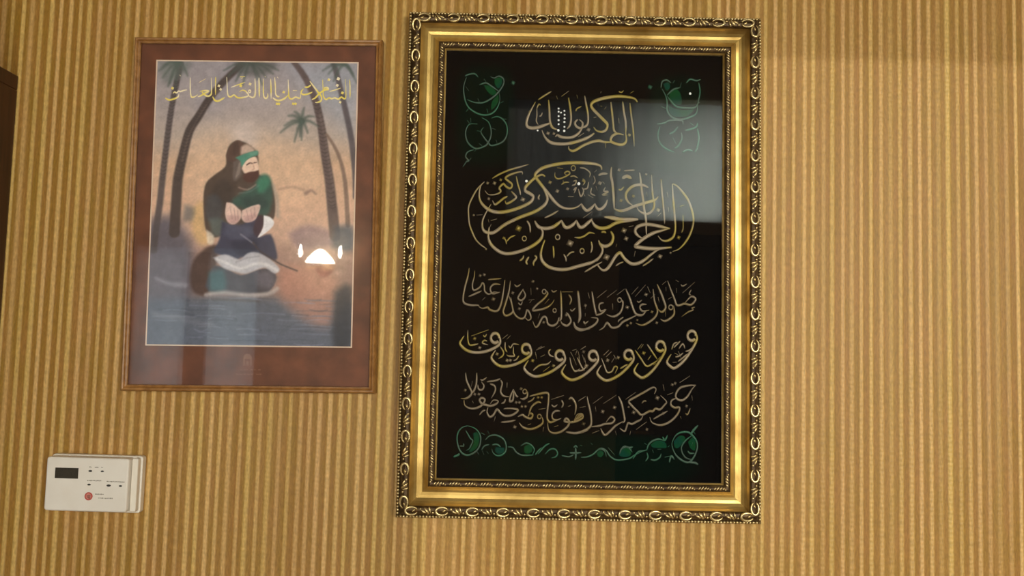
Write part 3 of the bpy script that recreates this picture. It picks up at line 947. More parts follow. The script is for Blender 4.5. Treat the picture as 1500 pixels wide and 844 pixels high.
vines([(O_, '''
1.9 300,45 200,80 130,170 115,300 150,450 220,540 320,562 440,502 512,400 532,260 490,150 410,80 295,45
1.6 268,128 310,200 350,270 392,312 360,390 330,450 276,482; 1.5 156,402 232,402 222,355
2.2 50,596 130,562 160,536; 1.8 615,295 680,230 780,208 880,240 950,300 982,400 970,500 900,562 820,572 750,520 730,456
1.6 736,382 820,374 886,424; 1.6 548,472 600,400 684,378; 1.6 655,136 684,196; 1.6 538,168 604,204; 1.4 560,480 590,560; 1.4 640,500 670,540
1.7 1008,420 1100,430 1160,512 1250,562 1380,566 1470,560; 1.6 1240,402 1330,352 1420,382 1480,470 1440,560; 1.5 470,500 500,560
'''), (P_, '''
1.7 168,562 220,490 284,428; 1.7 345,545 430,462 520,460 562,530 530,592 455,612; 1.7 218,542 340,402 424,358; 1.5 636,572 760,592 844,560
2.6 880,645 885,540 880,428; 2 776,522 880,528 984,520; 1.8 848,432 880,400 914,432; 1.7 976,602 1100,592 1200,542 1250,492 1320,452 1400,500 1424,592
1.4 960,390 1000,400; 1.4 1150,350 1180,380
'''), (W2, '''
1.7 148,302 180,268 222,280 252,322 300,347 380,337 420,312 475,288; 1.6 238,262 284,314; 1.8 318,304 330,270 370,258 404,294; 1.6 395,250 400,280
'''), (Q_, '''
2 0,450 60,412 140,432 206,418; 1.7 205,630 250,560 300,502 380,490 456,470
1.9 448,482 480,380 560,310 660,282 768,312; 2 728,238 770,302 814,212; 1.7 450,518 470,600 426,672; 1.7 516,642 600,652 680,602 702,536; 1.6 548,468 572,524; 1.5 640,460 704,460; 1.6 405,350 450,380
2.0 900,330 950,230 1030,170 1150,155 1230,190 1320,300 1342,420 1310,540 1250,642 1180,692 1080,662 980,582 920,480 893,375 905,320
1.7 1244,218 1140,300 1080,380 1060,450 1090,552 1160,622 1264,642; 1.6 1176,488 1210,532 1294,530; 1.6 1260,340 1240,400
2.4 1216,204 1280,120 1354,38; 1.8 1256,108 1304,194; 2.2 848,694 880,580 936,644; 1.8 766,602 866,580; 2.2 1196,692 1300,700 1356,732; 1.4 820,420 850,400
''')], 'green embroidered vine border along the foot',
      [(O_, [(400, 180), (470, 160), (510, 270), (470, 420), (380, 500), (330, 500), (390, 390), (410, 300)]), (O_, [(800, 420), (880, 430), (950, 440), (930, 520), (850, 540), (790, 500)]),
       (O_, [(1300, 420), (1380, 380), (1450, 450), (1400, 530), (1310, 520)]), (P_, [(1260, 520), (1320, 480), (1380, 530), (1330, 600), (1270, 580)]),
       (Q_, [(930, 320), (1000, 240), (1080, 220), (1130, 270), (1060, 380), (1000, 440), (940, 420)]), (Q_, [(1180, 330), (1270, 240), (1310, 340), (1300, 480), (1220, 440)]), (Q_, [(520, 380), (620, 310), (760, 330), (800, 430), (700, 440), (560, 430)]),
       (Q_, [(0, 460), (80, 430), (150, 470), (170, 560), (60, 600), (-40, 560)])])
# sequins sewn on the thread
for (ox, oy, sc), pts in ((L1, ((485, 265, 1), (485, 300, 1), (512, 310, .9), (485, 350, 1), (485, 395, 1.1), (485, 440, 1), (482, 510, 1.3), (550, 290, 1), (552, 335, 1), (552, 375, 1.1), (550, 415, 1.1), (550, 470, 1), (548, 515, 1.3), (250, 510, 1))),
                          (A, ((855, 335, 1.4),)), (B, ((635, 370, 1.6),)), (ORN_TR, ((370, 240, 1.3),))):
    for x, y, k in pts:
        u, v = PIXEL_TO_PANEL(ox + x / sc, oy + y / sc)
        r = 0.0014 * k
        MB().lathe([(r, 0), (r, 0.0003), (r * .55, 0.0007), (r * .2, 0.0005)], 10, 'y', (u, -VH - 0.0007, v)).build('sequin', M['sequin'], vel, smooth=False)

MB().box(-BW / 2 + .0546, BW / 2 - .0546, -0.0150 + 0.0012, -0.0120, 0.0546, BH - 0.0546).build('glass_pane', M['glass'], big)

# ---- the poster in its narrow honey wood frame
PW, PHt = 0.3665, 0.521
pos = thing('framed_poster', 'narrow wooden frame with brown bordered print of kneeling man between palms', 'picture frame',
            (-0.376, -0.0006, 1.4293), (R(0.5), R(-1.0), 0))
PP = [(0, 0), (0, 10), (0.8, 13), (2.6, 15), (4.6, 14.6), (6.0, 12.6), (6.8, 12.2), (7.6, 13.2), (8.8, 13), (9.5, 11.6), (9.5, 10.4), (7, 10.3), (7, 0)]
PP = [(t / 1000, h / 1000) for t, h in PP]
for side in range(4):
    rail_mesh(side, PW, PHt, PP).build('frame_rail', M['posterwood'], pos, smooth=False)
sheet = MB().box(-PW / 2 + .0073, PW / 2 - .0073, -0.0080, -0.003, 0.0073, PHt - .0073).build('poster_sheet', M['border'], pos)
sheet['label'] = 'mottled brown printed border'
MB().box(-PW / 2 + .0073, PW / 2 - .0073, -0.0102, -0.0088, 0.0073, PHt - .0073).build('glass_pane', M['glass'], pos)

K0, K1, K2, K3 = -0.1518, 0.1478, 0.0656, 0.4880
kl = MB()
e, t_ = 0.0019, 0.0083
for a in ((K0, K1, K2, K2 + e), (K0, K1, K3 - e, K3), (K0, K0 + e, K2 + e, K3 - e), (K1 - e, K1, K2 + e, K3 - e)):
    kl.box(a[0], a[1], -t_, -0.00795, a[2], a[3])
kl.build('keyline', M['keyline'], sheet)['label'] = 'thin cream line around the picture'

# the picture is paint on paper: colours computed on a fine grid of points
gx, gz = 250, 350
uu = np.linspace(K0 + e, K1 - e, gx)
vv = np.linspace(K2 + e, K3 - e, gz)
U, V = np.meshgrid(uu, vv)
Hinv = np.linalg.inv(np.array(PH))
q = Hinv @ np.stack([U.ravel(), V.ravel(), np.ones(U.size)])
X, Y = q[0] / q[2], q[1] / q[2]
rng = np.random.RandomState(5)


def srgb(*c):
    c = np.array(c, dtype=float) / 255
    return np.where(c <= 0.04045, c / 12.92, ((c + 0.055) / 1.055) ** 2.4)


ys = [86, 150, 200, 240, 300, 340, 372, 420, 450, 512]
cs = [(142, 132, 140), (156, 142, 144), (172, 152, 142), (190, 152, 124), (200, 158, 132), (190, 150, 130), (158, 122, 110), (140, 108, 98), (112, 102, 106), (98, 98, 118)]
IMG = np.stack([np.interp(Y, ys, [c[i] for c in cs]) for i in range(3)], 1) / 255.0


def seg_dist(P, closed=False):
    d = np.full(X.shape, 1e9)
    tt = np.zeros(X.shape)
    n = len(P)
    for i in range(n if closed else n - 1):
        (ax, ay), (bx, by) = P[i], P[(i + 1) % n]
        dx, dy = bx - ax, by - ay
        L2 = dx * dx + dy * dy + 1e-9
        t = np.clip(((X - ax) * dx + (Y - ay) * dy) / L2, 0, 1)
        dd = np.hypot(X - ax - t * dx, Y - ay - t * dy)
        m = dd < d
        d[m] = dd[m]
        tt[m] = (i + t[m]) / max(n - 1, 1)
    return d, tt


def blend(a, col):
    global IMG
    IMG += (np.array(col) / 255.0 - IMG) * a[:, None]


def smooth(x):
    x = np.clip(x, 0, 1)
    return x * x * (3 - 2 * x)


def pline(col, w0, w1, soft, P, alpha=1.0, crop=(210, 80, 3.8375)):
    P = catmull([(crop[0] + x / crop[2], crop[1] + y / crop[2]) for x, y in P], 3)
    d, t = seg_dist(P)
    hw = (w0 + (w1 - w0) * t) / 2
    blend(smooth((hw + soft / 2 - d) / soft) * alpha, col)


def ppoly(col, soft, P, alpha=1.0, crop=(210, 80, 3.8375), curve=True):
    P = [(crop[0] + x / crop[2], crop[1] + y / crop[2]) for x, y in P]
    if curve:
        P = catmull(P + [P[0]], 3)[:-1]
    d, _ = seg_dist(P, True)
    ins = np.zeros(X.shape, bool)
    n = len(P)
    for i in range(n):
        (ax, ay), (bx, by) = P[i], P[(i + 1) % n]
        if ay == by:
            continue
        c = ((ay > Y) != (by > Y)) & (X < (bx - ax) * (Y - ay) / (by - ay) + ax)
        ins ^= c
    sd_ = np.where(ins, d, -d)
    blend(smooth((sd_ + soft / 2) / soft) * alpha, col)


LO = (210, 290, 3.75)
# sky glow, far ground, banks, water
ppoly((205, 168, 140), 40, [(250, 480), (420, 420), (820, 480), (1000, 640), (900, 820), (300, 840)], 0.5)
ppoly((188, 170, 166), 26, [(480, 400), (560, 360), (640, 420), (620, 520), (520, 500)], 0.7)
ppoly((140, 148, 166), 50, [(820, 60), (1200, 60), (1190, 420), (1080, 380), (900, 200)], 0.5)
ppoly((124, 120, 140), 40, [(500, 60), (560, 60), (420, 300), (300, 260)], 0.4)
ppoly((90, 84, 98), 26, [(20, 130), (160, 100), (260, 240), (280, 420), (250, 560), (10, 800)], 0.9, LO)
ppoly((84, 92, 110), 20, [(10, 560), (400, 545), (760, 560), (1160, 620), (1160, 830), (0, 830)], 0.75, LO)
ppoly((176, 118, 100), 26, [(740, 380), (1030, 380), (1060, 640), (960, 700), (760, 560)], 0.75, LO)  # reddish ground, with the pink glow of the glass reflection painted in
ppoly((196, 156, 104), 12, [(270, 60), (330, 20), (345, 180), (385, 230), (320, 260), (270, 180)], 0.85, LO)
for k in range(70):
    y = 555 + rng.rand() * 255
    x = 40 + rng.rand() * 1000
    ln = 60 + rng.rand() * 200
    c = (128, 132, 156) if rng.rand() < .55 else (70, 76, 92)
    pline(c, 1.0, 1.6, 3, [(x, y), (x + ln / 2, y + rng.randn() * 5), (x + ln, y + 4)], 0.42, LO)
pline((150, 146, 158), 3, 7, 8, [(70, 440), (140, 470), (230, 480)], 0.55, LO)
pline((120, 122, 136), 8, 8, 10, [(60, 640), (200, 660), (360, 700)], 0.4, LO)
ppoly((120, 96, 112), 14, [(800, 195), (900, 150), (1040, 190), (1050, 260), (860, 280)], 0.6, LO)
pline((150, 112, 98), 4, 4, 5, [(760, 760), (830, 745), (900, 760)], 0.5)
pline((130, 98, 90), 6, 2, 5, [(915, 780), (945, 765), (970, 785)], 0.7)
# palms
pline((84, 72, 74), 8, 10, 4, [(212, 50), (190, 150), (165, 270), (145, 400), (125, 560), (108, 700), (92, 850), (70, 1000), (60, 1100)], 0.9)
pline((76, 62, 60), 9, 16, 4, [(560, 50), (455, 150), (372, 250), (310, 350), (260, 430), (225, 560), (195, 700), (185, 850), (175, 1000)], 0.95)
pline((120, 98, 92), 2, 3, 3, [(445, 175), (362, 275), (300, 375), (252, 470), (220, 600)], 0.5)
pline((92, 74, 74), 8, 16, 4, [(848, 44), (910, 130), (965, 250), (1000, 400), (1020, 550), (1045, 700), (1062, 860), (1078, 1020)], 0.95)
pline((124, 102, 98), 2, 3, 3, [(990, 330), (1022, 470), (1045, 620), (1070, 760)], 0.5)
pline((86, 76, 82), 8, 9, 4, [(1072, 50), (1110, 200), (1145, 350), (1170, 480), (1190, 650), (1195, 800)], 0.95)
pline((124, 98, 86), 4, 7, 3, [(1030, 450), (1070, 510), (1110, 600), (1135, 720), (1145, 860), (1150, 960)], 0.9)
for (cx, cy, fr_) in ((200, 40, ((90, 90), (110, 130), (150, 160), (250, 120), (120, 60), (140, 180), (180, 190))),
                      (600, 40, ((480, 120), (520, 150), (560, 170), (640, 140), (690, 130), (730, 110), (760, 90), (455, 90), (670, 170))),
                      (890, 375, ((772, 438), (795, 400), (815, 345), (850, 322), (905, 300), (960, 350), (985, 405), (850, 490), (890, 480), (925, 440), (880, 460))),
                      (1130, 50, ((1040, 110), (1070, 150), (1180, 120), (1200, 160), (1010, 90)))):
    for fx, fy in fr_:
        mxx, myy = (cx + fx) / 2, (cy + fy) / 2 - 14
        pline((76, 88, 82), 6, 2, 5, [(cx, cy), (mxx, myy), (fx, fy)], 0.75)
ppoly((88, 98, 92), 14, [(90, 40), (260, 40), (230, 110), (140, 160), (100, 120)], 0.5)
ppoly((72, 74, 72), 12, [(520, 44), (740, 44), (720, 100), (600, 120), (520, 100)], 0.6)
ppoly((78, 84, 92), 12, [(230, 40), (280, 60), (270, 120), (220, 120)], 0.6, LO)
ppoly((62, 74, 92), 14, [(1050, 160), (1150, 160), (1150, 290), (1040, 270)], 0.8, LO)
ppoly((50, 52, 62), 16, [(1050, 520), (1140, 490), (1140, 820), (1040, 820)], 0.85, LO)
for P_t, w_ in ((((190, 150), (165, 270), (145, 400), (125, 560), (108, 700)), 8), (((372, 250), (310, 350), (260, 430), (225, 560), (195, 700)), 11), (((965, 250), (1000, 400), (1020, 550), (1045, 700), (1062, 860)), 11)):
    PT = catmull(list(P_t), 7)
    for (x, y) in PT:
        pline((54, 44, 44), 1.4, 1.4, 2, [(x - w_ * 1.7, y - 3), (x, y + 5), (x + w_ * 1.7, y - 3)], 0.45)
# kneeling man
FC = (264, 176, 3.034)
ppoly((80, 58, 52), 7, [(120, 565), (62, 620), (44, 700), (62, 765), (125, 772), (160, 650), (165, 560)], 0.95, FC)
ppoly((84, 66, 58), 3.5, [(205, 170), (200, 208), (152, 245), (116, 280), (104, 340), (106, 420), (116, 490), (150, 522), (210, 505), (330, 485), (408, 450), (424, 380), (410, 292), (386, 256), (350, 240), (345, 150), (300, 105), (250, 92), (215, 120)], 1, FC)
ppoly((58, 48, 46), 10, [(150, 300), (200, 260), (240, 330), (220, 400), (170, 380), (140, 340)], 0.5, FC)
ppoly((70, 72, 80), 8, [(120, 340), (160, 330), (186, 370), (184, 430), (150, 452), (114, 430)], 0.65, FC)
ppoly((90, 102, 100), 8, [(128, 440), (190, 438), (204, 500), (150, 514)], 0.7, FC)
ppoly((56, 84, 76), 8, [(235, 350), (296, 312), (340, 282), (352, 250), (388, 246), (408, 284), (408, 370), (380, 425), (300, 400), (235, 375)], 0.95, FC)
ppoly((58, 134, 102), 9, [(340, 275), (372, 243), (398, 262), (392, 300), (350, 325)], 0.7, FC)
ppoly((48, 58, 58), 10, [(270, 345), (370, 335), (380, 390), (300, 395)], 0.5, FC)
pline((164, 132, 122), 2.2, 2.2, 3, [(262, 300), (300, 310), (336, 288)], 0.7, FC)
pline((102, 128, 120), 2, 2, 3, [(262, 325), (310, 318), (348, 292)], 0.5, FC)
pline((150, 138, 130), 4, 6, 6, [(414, 290), (430, 350), (434, 425)], 0.6, FC)
ppoly((64, 62, 84), 5, [(186, 450), (260, 470), (345, 428), (368, 470), (348, 520), (402, 508), (428, 580), (424, 622), (350, 600), (270, 612), (250, 622), (182, 602), (150, 580), (175, 530)], 1, FC)
ppoly((92, 92, 116), 10, [(205, 460), (300, 470), (330, 500), (260, 530), (200, 510)], 0.5, FC)
ppoly((46, 44, 62), 8, [(230, 540), (330, 530), (340, 585), (260, 600)], 0.5, FC)
HC = (280, 190, 6.493)
ppoly((92, 66, 58), 3, [(350, 295), (332, 245), (368, 172), (420, 110), (462, 104), (500, 150), (490, 270), (410, 310)], 1, HC)
ppoly((200, 168, 152), 5, [(478, 165), (530, 138), (590, 175), (606, 212), (520, 228), (474, 240)], 0.85, HC)
ppoly((66, 48, 44), 5, [(395, 170), (430, 120), (455, 130), (440, 230), (400, 250)], 0.4, HC)
ppoly((104, 88, 84), 4, [(400, 310), (470, 280), (488, 400), (440, 480), (400, 470)], 0.85, HC)
ppoly((150, 132, 122), 3, [(455, 320), (472, 310), (470, 400), (430, 460), (425, 440)], 0.6, HC)
ppoly((216, 180, 160), 2.5, [(484, 372), (500, 320), (560, 270), (618, 262), (640, 325), (642, 385), (600, 410), (520, 425)], 1, HC)
ppoly((72, 132, 112), 2.5, [(420, 268), (500, 235), (570, 212), (632, 200), (636, 242), (575, 262), (530, 290), (500, 330), (480, 352), (470, 300)], 1, HC)
ppoly((112, 160, 142), 3, [(560, 222), (626, 206), (628, 232), (566, 248)], 0.6, HC)
pline((86, 56, 52), 2.0, 1.6, 1.6, [(532, 335), (560, 318), (582, 322)], 0.9, HC)
pline((86, 56, 52), 1.8, 1.2, 1.6, [(600, 316), (625, 312)], 0.9, HC)
pline((184, 140, 120), 1.6, 2, 2, [(590, 320), (600, 370), (585, 382)], 0.8, HC)
ppoly((86, 52, 46), 3, [(500, 425), (560, 402), (605, 398), (642, 392), (640, 450), (590, 500), (530, 500), (496, 465)], 1, HC)
ppoly((70, 46, 56), 4, [(340, 430), (366, 425), (368, 475), (345, 520), (325, 490)], 0.85, FC)
ppoly((208, 174, 162), 2.5, [(206, 366), (232, 370), (258, 392), (272, 408), (268, 440), (240, 464), (212, 452), (200, 415)], 1, FC)
ppoly((202, 168, 158), 2.5, [(276, 402), (308, 386), (348, 375), (357, 388), (346, 420), (330, 446), (292, 455), (273, 436)], 1, FC)
ppoly((172, 126, 126), 6, [(208, 425), (262, 425), (260, 452), (235, 462), (212, 452)], 0.6, FC)
ppoly((172, 126, 126), 6, [(282, 428), (336, 415), (328, 446), (292, 454)], 0.6, FC)
for a in (((222, 385), (232, 440)), ((240, 392), (246, 445)), ((256, 402), (258, 440)), ((296, 402), (304, 446)), ((314, 396), (320, 440)), ((330, 390), (334, 430))):
    pline((152, 110, 108), 1.2, 1.2, 1.8, a, 0.55, FC)
ppoly((214, 208, 214), 2.5, [(372, 424), (400, 432), (418, 456), (400, 486), (346, 523), (368, 480)], 1, FC)
ppoly((200, 184, 168), 4, [(118, 488), (150, 514), (146, 550), (122, 546)], 0.85, FC)
ppoly((72, 66, 74), 4, [(128, 690), (150, 650), (200, 656), (270, 690), (350, 664), (402, 662), (428, 700), (404, 752), (360, 770), (128, 762)], 1, FC)
ppoly((62, 100, 106), 12, [(130, 680), (190, 668), (202, 750), (135, 757)], 0.85, FC)
ppoly((106, 98, 110), 14, [(340, 680), (400, 672), (422, 710), (395, 748), (345, 735)], 0.8, FC)
ppoly((170, 164, 172), 4, [(148, 612), (200, 597), (245, 613), (270, 619), (300, 592), (345, 589), (402, 620), (442, 662), (420, 682), (380, 657), (340, 666), (290, 683), (240, 673), (190, 656)], 1, FC)
pline((208, 202, 204), 3, 4, 5, [(165, 618), (215, 640), (270, 660), (330, 640), (380, 640), (430, 668)], 0.7, FC)
pline((128, 120, 130), 2, 2, 4, [(250, 632), (300, 612), (350, 606)], 0.6, FC)
pline((160, 154, 166), 2.0, 1.8, 3, [(270, 508), (300, 530), (330, 552)], 0.6, FC)
pline((70, 56, 60), 2.6, 2, 2.6, [(325, 545), (352, 580), (400, 612), (450, 642), (520, 670)], 0.9, FC)
pline((172, 162, 162), 5, 6, 6, [(115, 776), (200, 766), (300, 778), (390, 772), (430, 750)], 0.7, FC)
pline((80, 70, 72), 3, 3, 4, [(140, 795), (250, 800), (350, 806)], 0.5, FC)
# soft washes and a faded, greyish print
lum = IMG @ np.array([0.3, 0.59, 0.11])
IMG = IMG * 0.82 + lum[:, None] * 0.18
w1_ = rng.randn(gz // 6 + 2, gx // 6 + 2)
yy, xx = np.linspace(0, w1_.shape[0] - 1.01, gz), np.linspace(0, w1_.shape[1] - 1.01, gx)
yi, xi = yy.astype(int), xx.astype(int)
fy, fx = (yy - yi)[:, None], (xx - xi)[None, :]
ws = (w1_[yi][:, xi] * (1 - fy) * (1 - fx) + w1_[yi + 1][:, xi] * fy * (1 - fx) + w1_[yi][:, xi + 1] * (1 - fy) * fx + w1_[yi + 1][:, xi + 1] * fy * fx)
IMG = IMG * (1 + 0.028 * ws.ravel()[:, None])
# paper grain
g = rng.randn(gz, gx)
g = (g + np.roll(g, 1, 0) + np.roll(g, 1, 1) + np.roll(g, 1, (0, 1))) / 4
IMG = np.clip(IMG * (1 + 0.035 * g.ravel()[:, None]), 0, 1)
LINIMG = np.where(IMG <= 0.04045, IMG / 12.92, ((IMG + 0.055) / 1.055) ** 2.4)
me = bpy.data.meshes.new('picture_print')
idx = np.arange(gx * gz).reshape(gz, gx)
quads = np.stack([idx[:-1, :-1].ravel(), idx[:-1, 1:].ravel(), idx[1:, 1:].ravel(), idx[1:, :-1].ravel()], 1)
me.from_pydata(np.stack([U.ravel(), np.full(U.size, -0.00815), V.ravel()], 1).tolist(), [], quads.tolist())
ca = me.color_attributes.new('paint', 'FLOAT_COLOR', 'POINT')
PRINT_GAIN = 1.5
ca.data.foreach_set('color', np.concatenate([np.clip(LINIMG * PRINT_GAIN, 0, 1), np.ones((U.size, 1))], 1).astype(np.float32).ravel())
me.materials.append(M['print'])
pr = bpy.data.objects.new('picture_print', me)
COL.objects.link(pr)
pr.parent = sheet
pr['label'] = 'painted print of a robed man kneeling at a river among palms'

T1, T2 = (230, 85, 10.0), (370, 85, 9.375)
ins_ = MB()
draw(ins_, PIXEL_TO_POSTER, T1, '''
1.9 125,588 180,616 250,602 312,570 324,525; 1.7 238,522 260,500 290,512 320,488 345,494 400,476 445,470
1.6 490,288 490,450 502,562 540,576 602,540; 1.7 600,572 650,552 700,520 762,488 700,480 628,492; 1.9 660,498 700,540 745,562 792,540 802,480 796,288
1.6 862,280 860,400 860,545; 1.7 1024,282 1030,400 1040,540 1080,572 1130,545 1180,582 1260,582 1342,552 1300,490 1250,474 1208,502
2 818,568 850,622 900,632 960,602 994,578; 1.2 1088,432 1190,395 1294,358; 2.2 1218,278 1292,274; 1.6 1235,300 1262,290
1.7 1340,552 1400,582 1432,550 1442,440 1436,300; 1.7 1496,290 1496,400 1496,562; o 1360,490 1.6 1.3; 1.3 335,250 352,268
d 230,445 2.6; d 1230,410 2.6; d 910,410 2.4; d 935,462 2.4; d 1365,385 2.6; 1.2 620,360 720,305
''', 0.00825, 0.0001, 1.3)
draw(ins_, PIXEL_TO_POSTER, T2, '''
1.8 35,286 40,420 36,520 0,552; 1.7 92,288 96,420 96,545; 1.7 150,288 150,480 162,542 192,556 212,520 205,488; 1.7 250,288 256,430 256,565
1.7 306,268 315,400 320,500 352,532 372,528; 1.9 278,548 330,582 390,582 450,552 492,508; 1.7 490,298 495,420 502,540 540,566 590,540 655,552 662,470
1.7 556,450 612,450; 1.7 804,372 760,402 712,400; 1.7 700,425 668,470 690,502 740,502 800,482 824,468
1.9 788,322 840,390 900,470 946,532 940,590 890,612 858,610; 1.9 816,572 860,552 920,490 990,442 1042,432 1030,410 988,415 1000,440
1.7 964,300 970,430 976,530 1010,572 1050,550 1090,562 1130,550 1180,567 1220,540 1260,562 1282,540 1282,420 1275,292
1.6 1334,298 1340,420 1340,550; 1.2 1058,462 1140,440 1214,414; 1.4 340,262 356,282; 1.3 170,250 182,268
d 430,470 2.4; d 560,632 2.4; d 592,632 2.4; d 338,632 2.4; d 364,632 2.4; d 1050,300 2.6; d 1180,288 3; d 1165,378 2.6; d 1235,482 2.6; d 1205,610 2.2
''', 0.00825, 0.0001, 1.3)
ins_.build('inscription', M['inscription'], sheet)['label'] = 'pale gold Arabic line across the top of the picture'
# small printed emblem with two lines of tiny print under the picture
em = MB()
def epoly(mb, pts, h=0.00812):
    P = [PIXEL_TO_POSTER(*p) for p in pts]
    mb.add([(u, -h, v) for u, v in P], [tuple(range(len(P)))])
epoly(em, [(356.5, 536), (356.5, 524), (358, 520), (362, 518), (366.5, 519.5), (369, 523), (369, 536), (366.5, 536), (366.5, 526), (359, 526), (359, 536)])
epoly(em, [(361, 536), (361, 529), (364.5, 529), (364.5, 536)])
for y, xs_ in ((541.5, (352, 357, 361, 367, 372, 378)), (548, (346, 351, 357, 362, 368, 375, 380))):
    for i, x in enumerate(xs_):
        epoly(em, [(x, y + 1), (x + 3.2 + (i % 2), y + 1), (x + 3.4 + (i % 2), y - 0.4), (x + 1.4, y - 0.2), (x + 0.4, y - 1.2)])
em.build('emblem', M['emblem'], sheet)['label'] = 'small tan emblem with two lines of tiny print'

# ------------------------------------------------------------------ heating control unit
cu = thing('control_unit', 'ivory plastic wall control with small dark display, buttons and red logo', 'control unit', (-0.587, -0.0006, 1.2535))
def rounded_box(x0, x1, z0, z1, y0, y1, r, name, mat, parent, inset=0.0, inset_r=None):
    """box standing out of the wall from depth y0 to y1, corners rounded, front edge drawn in by inset"""
    mb = MB()
    rings = []
    for (dep, ins) in ((y0, 0), (y1 - inset, 0), (y1 - inset * .3, inset * .35), (y1, inset)):
        P = []
        for cx, cz, a0 in ((x1 - r, z1 - r, 0), (x0 + r, z1 - r, 90), (x0 + r, z0 + r, 180), (x1 - r, z0 + r, 270)):
            for k in range(5):
                a = R(a0 + 22.5 * k)
                P.append((cx + (r - ins) * math.cos(a), -dep, cz + (r - ins) * math.sin(a)))
        rings.append(P)
    n = len(rings[0])
    vs = [p for q_ in rings for p in q_]
    fs = []
    for i in range(len(rings) - 1):
        for k in range(n):
            l = (k + 1) % n
            fs.append((i * n + k, i * n + l, (i + 1) * n + l, (i + 1) * n + k))
    fs += [tuple(range(n)), tuple((len(rings) - 1) * n + k for k in reversed(range(n)))]
    mb.add(vs, fs)
    return mb.build(name, mat, parent)
rounded_box(-0.0645, 0.0655, 0.0, 0.0805, 0.0, 0.0105, 0.004, 'back_plate', M['plasticback'], cu, 0.001)
rounded_box(-0.0630, 0.0535, 0.0035, 0.0785, 0.0105, 0.028, 0.004, 'front_cover', M['plastic'], cu, 0.0022)
rounded_box(0.0540, 0.0630, 0.0030, 0.0785, 0.0105, 0.0205, 0.003, 'side_cover', M['plasticback'], cu, 0.0016)
MB().box(-0.0500, -0.0172, -0.0284, -0.0279, 0.0488, 0.0636).build('display', M['lcd'], cu, bevel=0.0002)
for x, z, w in ((-0.0004, 0.0601, .0052), (0.0165, 0.0601, .0045), (-0.001, 0.0411, .0050), (0.0267, 0.0406, .0062), (0.0433, 0.0404, .0046)):
    MB().lathe([(w / 2, 0), (w / 2, 0.0006), (w / 2 * .7, 0.0011)], 12, 'y', (0, 0, 0)).build('button', M['button'], cu, smooth=False).matrix_local = Matrix.Translation((x, -0.0278, z)) @ Matrix.Diagonal((1, 1, 0.5, 1))
MB().lathe([(0.0058, 0), (0.0056, 0.0003)], 24, 'y', (-0.0007, -0.0279, 0.0249)).build('logo_disc', M['redlogo'], cu)['label'] = 'round red logo'
lg_ = MB().lathe([(0.0040, 0), (0.0038, 0.0003)], 20, 'y', (-0.0007, -0.0281, 0.0249))
for z, a0, a1 in ((0.0262, -0.0034, 0.0026), (0.0240, -0.0036, 0.0018), (0.0222, -0.0016, 0.0028)):
    lg_.box(a0, a1, -0.0284, -0.0281, z - .0005, z + .0005)
lg_.build('logo_mark', M['pinklogo'], cu)
cp = MB()
rs = random.Random(11)
for z, x0, x1 in ((0.0655, -0.002, 0.001), (0.0655, 0.0055, 0.0105), (0.0655, 0.0145, 0.0170), (0.0468, -0.004, 0.0165), (0.0462, 0.0235, 0.0490), (0.0282, 0.0085, 0.0205), (0.0228, 0.0130, 0.0335)):
    x = x0
    while x < x1:
        w = rs.uniform(.0009, .0022)
        cp.box(x, min(x + w, x1), -0.02815, -0.0279, z - rs.uniform(.0004, .0009), z + rs.uniform(.0004, .0009))
        x += w + rs.uniform(.0004, .0009)
cp.build('caption', M['greyprint'], cu)['label'] = 'tiny grey printed captions'

# ------------------------------------------------------------------ dark cabinet at the left and the book on it
CX0, CX1, CD, CT = -1.55, -0.7455, 0.42, 1.8876
cab = thing('cabinet', 'tall dark brown wooden cabinet standing against the striped wall', 'cabinet', ((CX0 + CX1) / 2, -CD / 2, 0))
ox, oy = -(CX0 + CX1) / 2, CD / 2
def cbox(name, x0, x1, y0, y1, z0, z1, par=None, bev=0.0015, mat='darkwood'):
    return MB().box(x0 + ox, x1 + ox, y0 + oy, y1 + oy, z0, z1).build(name, M[mat], par or cab, bevel=bev)
cbox('side_panel', CX1 - .02, CX1, -CD, -0.001, 0.0, CT - .022)
cbox('side_panel', CX0, CX0 + .02, -CD, -0.001, 0.0, CT - .022)
cbox('top_board', CX0, CX1, -CD, -0.001, CT - .022, CT)
cbox('back_panel', CX0 + .02, CX1 - .02, -0.012, -0.002, 0.08, CT - .022)
cbox('plinth', CX0 + .02, CX1 - .02, -CD + .03, -CD + .05, 0, .08)
cbox('bottom_board', CX0 + .02, CX1 - .02, -CD + .02, -0.012, .08, .10)
xm = (CX0 + CX1) / 2
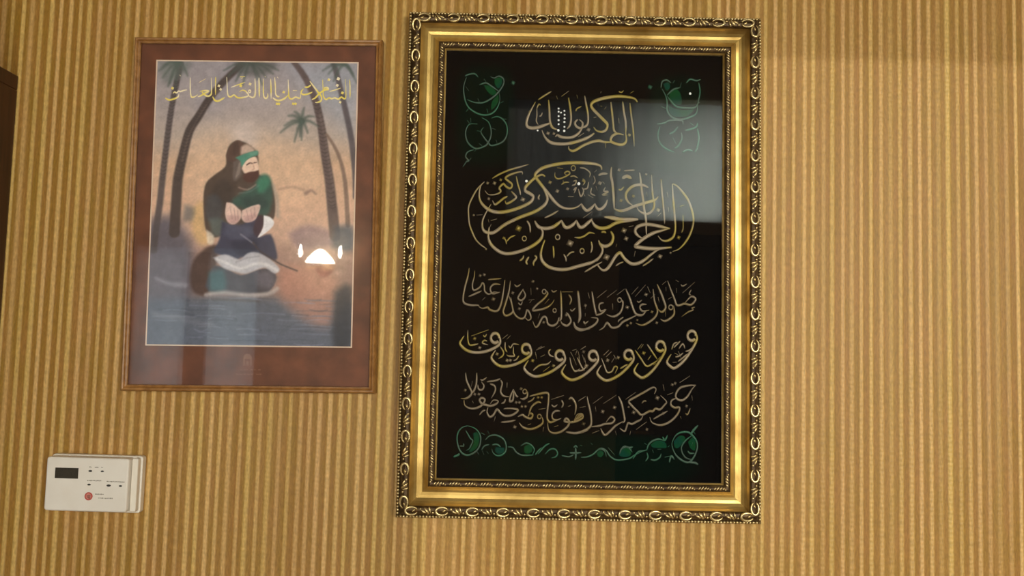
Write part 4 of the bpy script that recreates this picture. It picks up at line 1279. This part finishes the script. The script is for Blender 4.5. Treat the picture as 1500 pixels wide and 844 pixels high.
for x0, x1, hx in ((CX0 + .001, xm - .0015, xm - .04), (xm + .0015, CX1 - .001, xm + .04)):
    d = cbox('door', x0, x1, -CD - .02, -CD - .0005, .085, CT - .004)
    MB().tube([(hx + ox, -CD - .02 + oy, .98), (hx + ox, -CD - .045 + oy, .99), (hx + ox, -CD - .045 + oy, 1.11), (hx + ox, -CD - .02 + oy, 1.12)], 0.005, 8).build('handle', M['metal'], d, smooth=True)

bk = thing('book', 'pale grey book lying flat on top of the dark cabinet', 'book', (-0.86, -0.085, CT + .0003))
MB().box(-.088, .086, -.062, .062, .003, .021).build('page_block', M['paper'], bk, bevel=.001)
cv = MB().box(-.09, .09, -.065, .065, 0, .003).box(-.09, .09, -.065, .065, .021, .024).box(-.0915, -.0895, -.065, .065, 0, .024)
cv.build('cover', M['bookcover'], bk)

# ------------------------------------------------------------------ added lamp behind the viewer, standing in for the window glint in poster glass
wl = thing('glint_lamp', 'added brass lamp standing in for a window glint, lit white glass bowl shade', 'lamp', (-1.02, BACK, 1.93))
MB().lathe([(0.05, 0.0005), (0.05, 0.012), (0.03, 0.02)], 20, 'y', (0, 0, -0.06)).build('wall_plate', M['metal'], wl, smooth=False).matrix_local = Matrix.Rotation(math.pi, 4, 'Z')
MB().tube([(0, 0.018, -0.06), (0, 0.09, -0.07), (0, 0.12, -0.02)], 0.007, 8).build('arm', M['metal'], wl, smooth=True)
ml = bpy.data.materials.new('lit_shade')
ml.use_nodes = True
bs = ml.node_tree.nodes['Principled BSDF']
bs.inputs['Base Color'].default_value = (0.9, 0.88, 0.82, 1)
bs.inputs['Emission Color'].default_value = (1.0, 0.93, 0.82, 1)
bs.inputs['Emission Strength'].default_value = 38.0
MB().lathe([(0.078, -0.05), (0.062, -0.025), (0.036, 0.0), (0.016, 0.018)], 28, 'z', (0, 0.12, 0)).build('shade', ml, wl, smooth=True)
for sx_ in (-1, 1):
    MB().tube([(0, 0.09, -0.07), (sx_ * .07, 0.11, -0.085), (sx_ * .105, 0.12, -0.03)], 0.004, 8).build('side_arm', M['metal'], wl, smooth=True)
    MB().lathe([(0.006, -0.026), (0.0105, -0.008), (0.009, 0.016), (0.003, 0.04)], 16, 'z', (sx_ * .105, 0.12, 0.004)).build('glint_bulb', ml, wl, smooth=True)
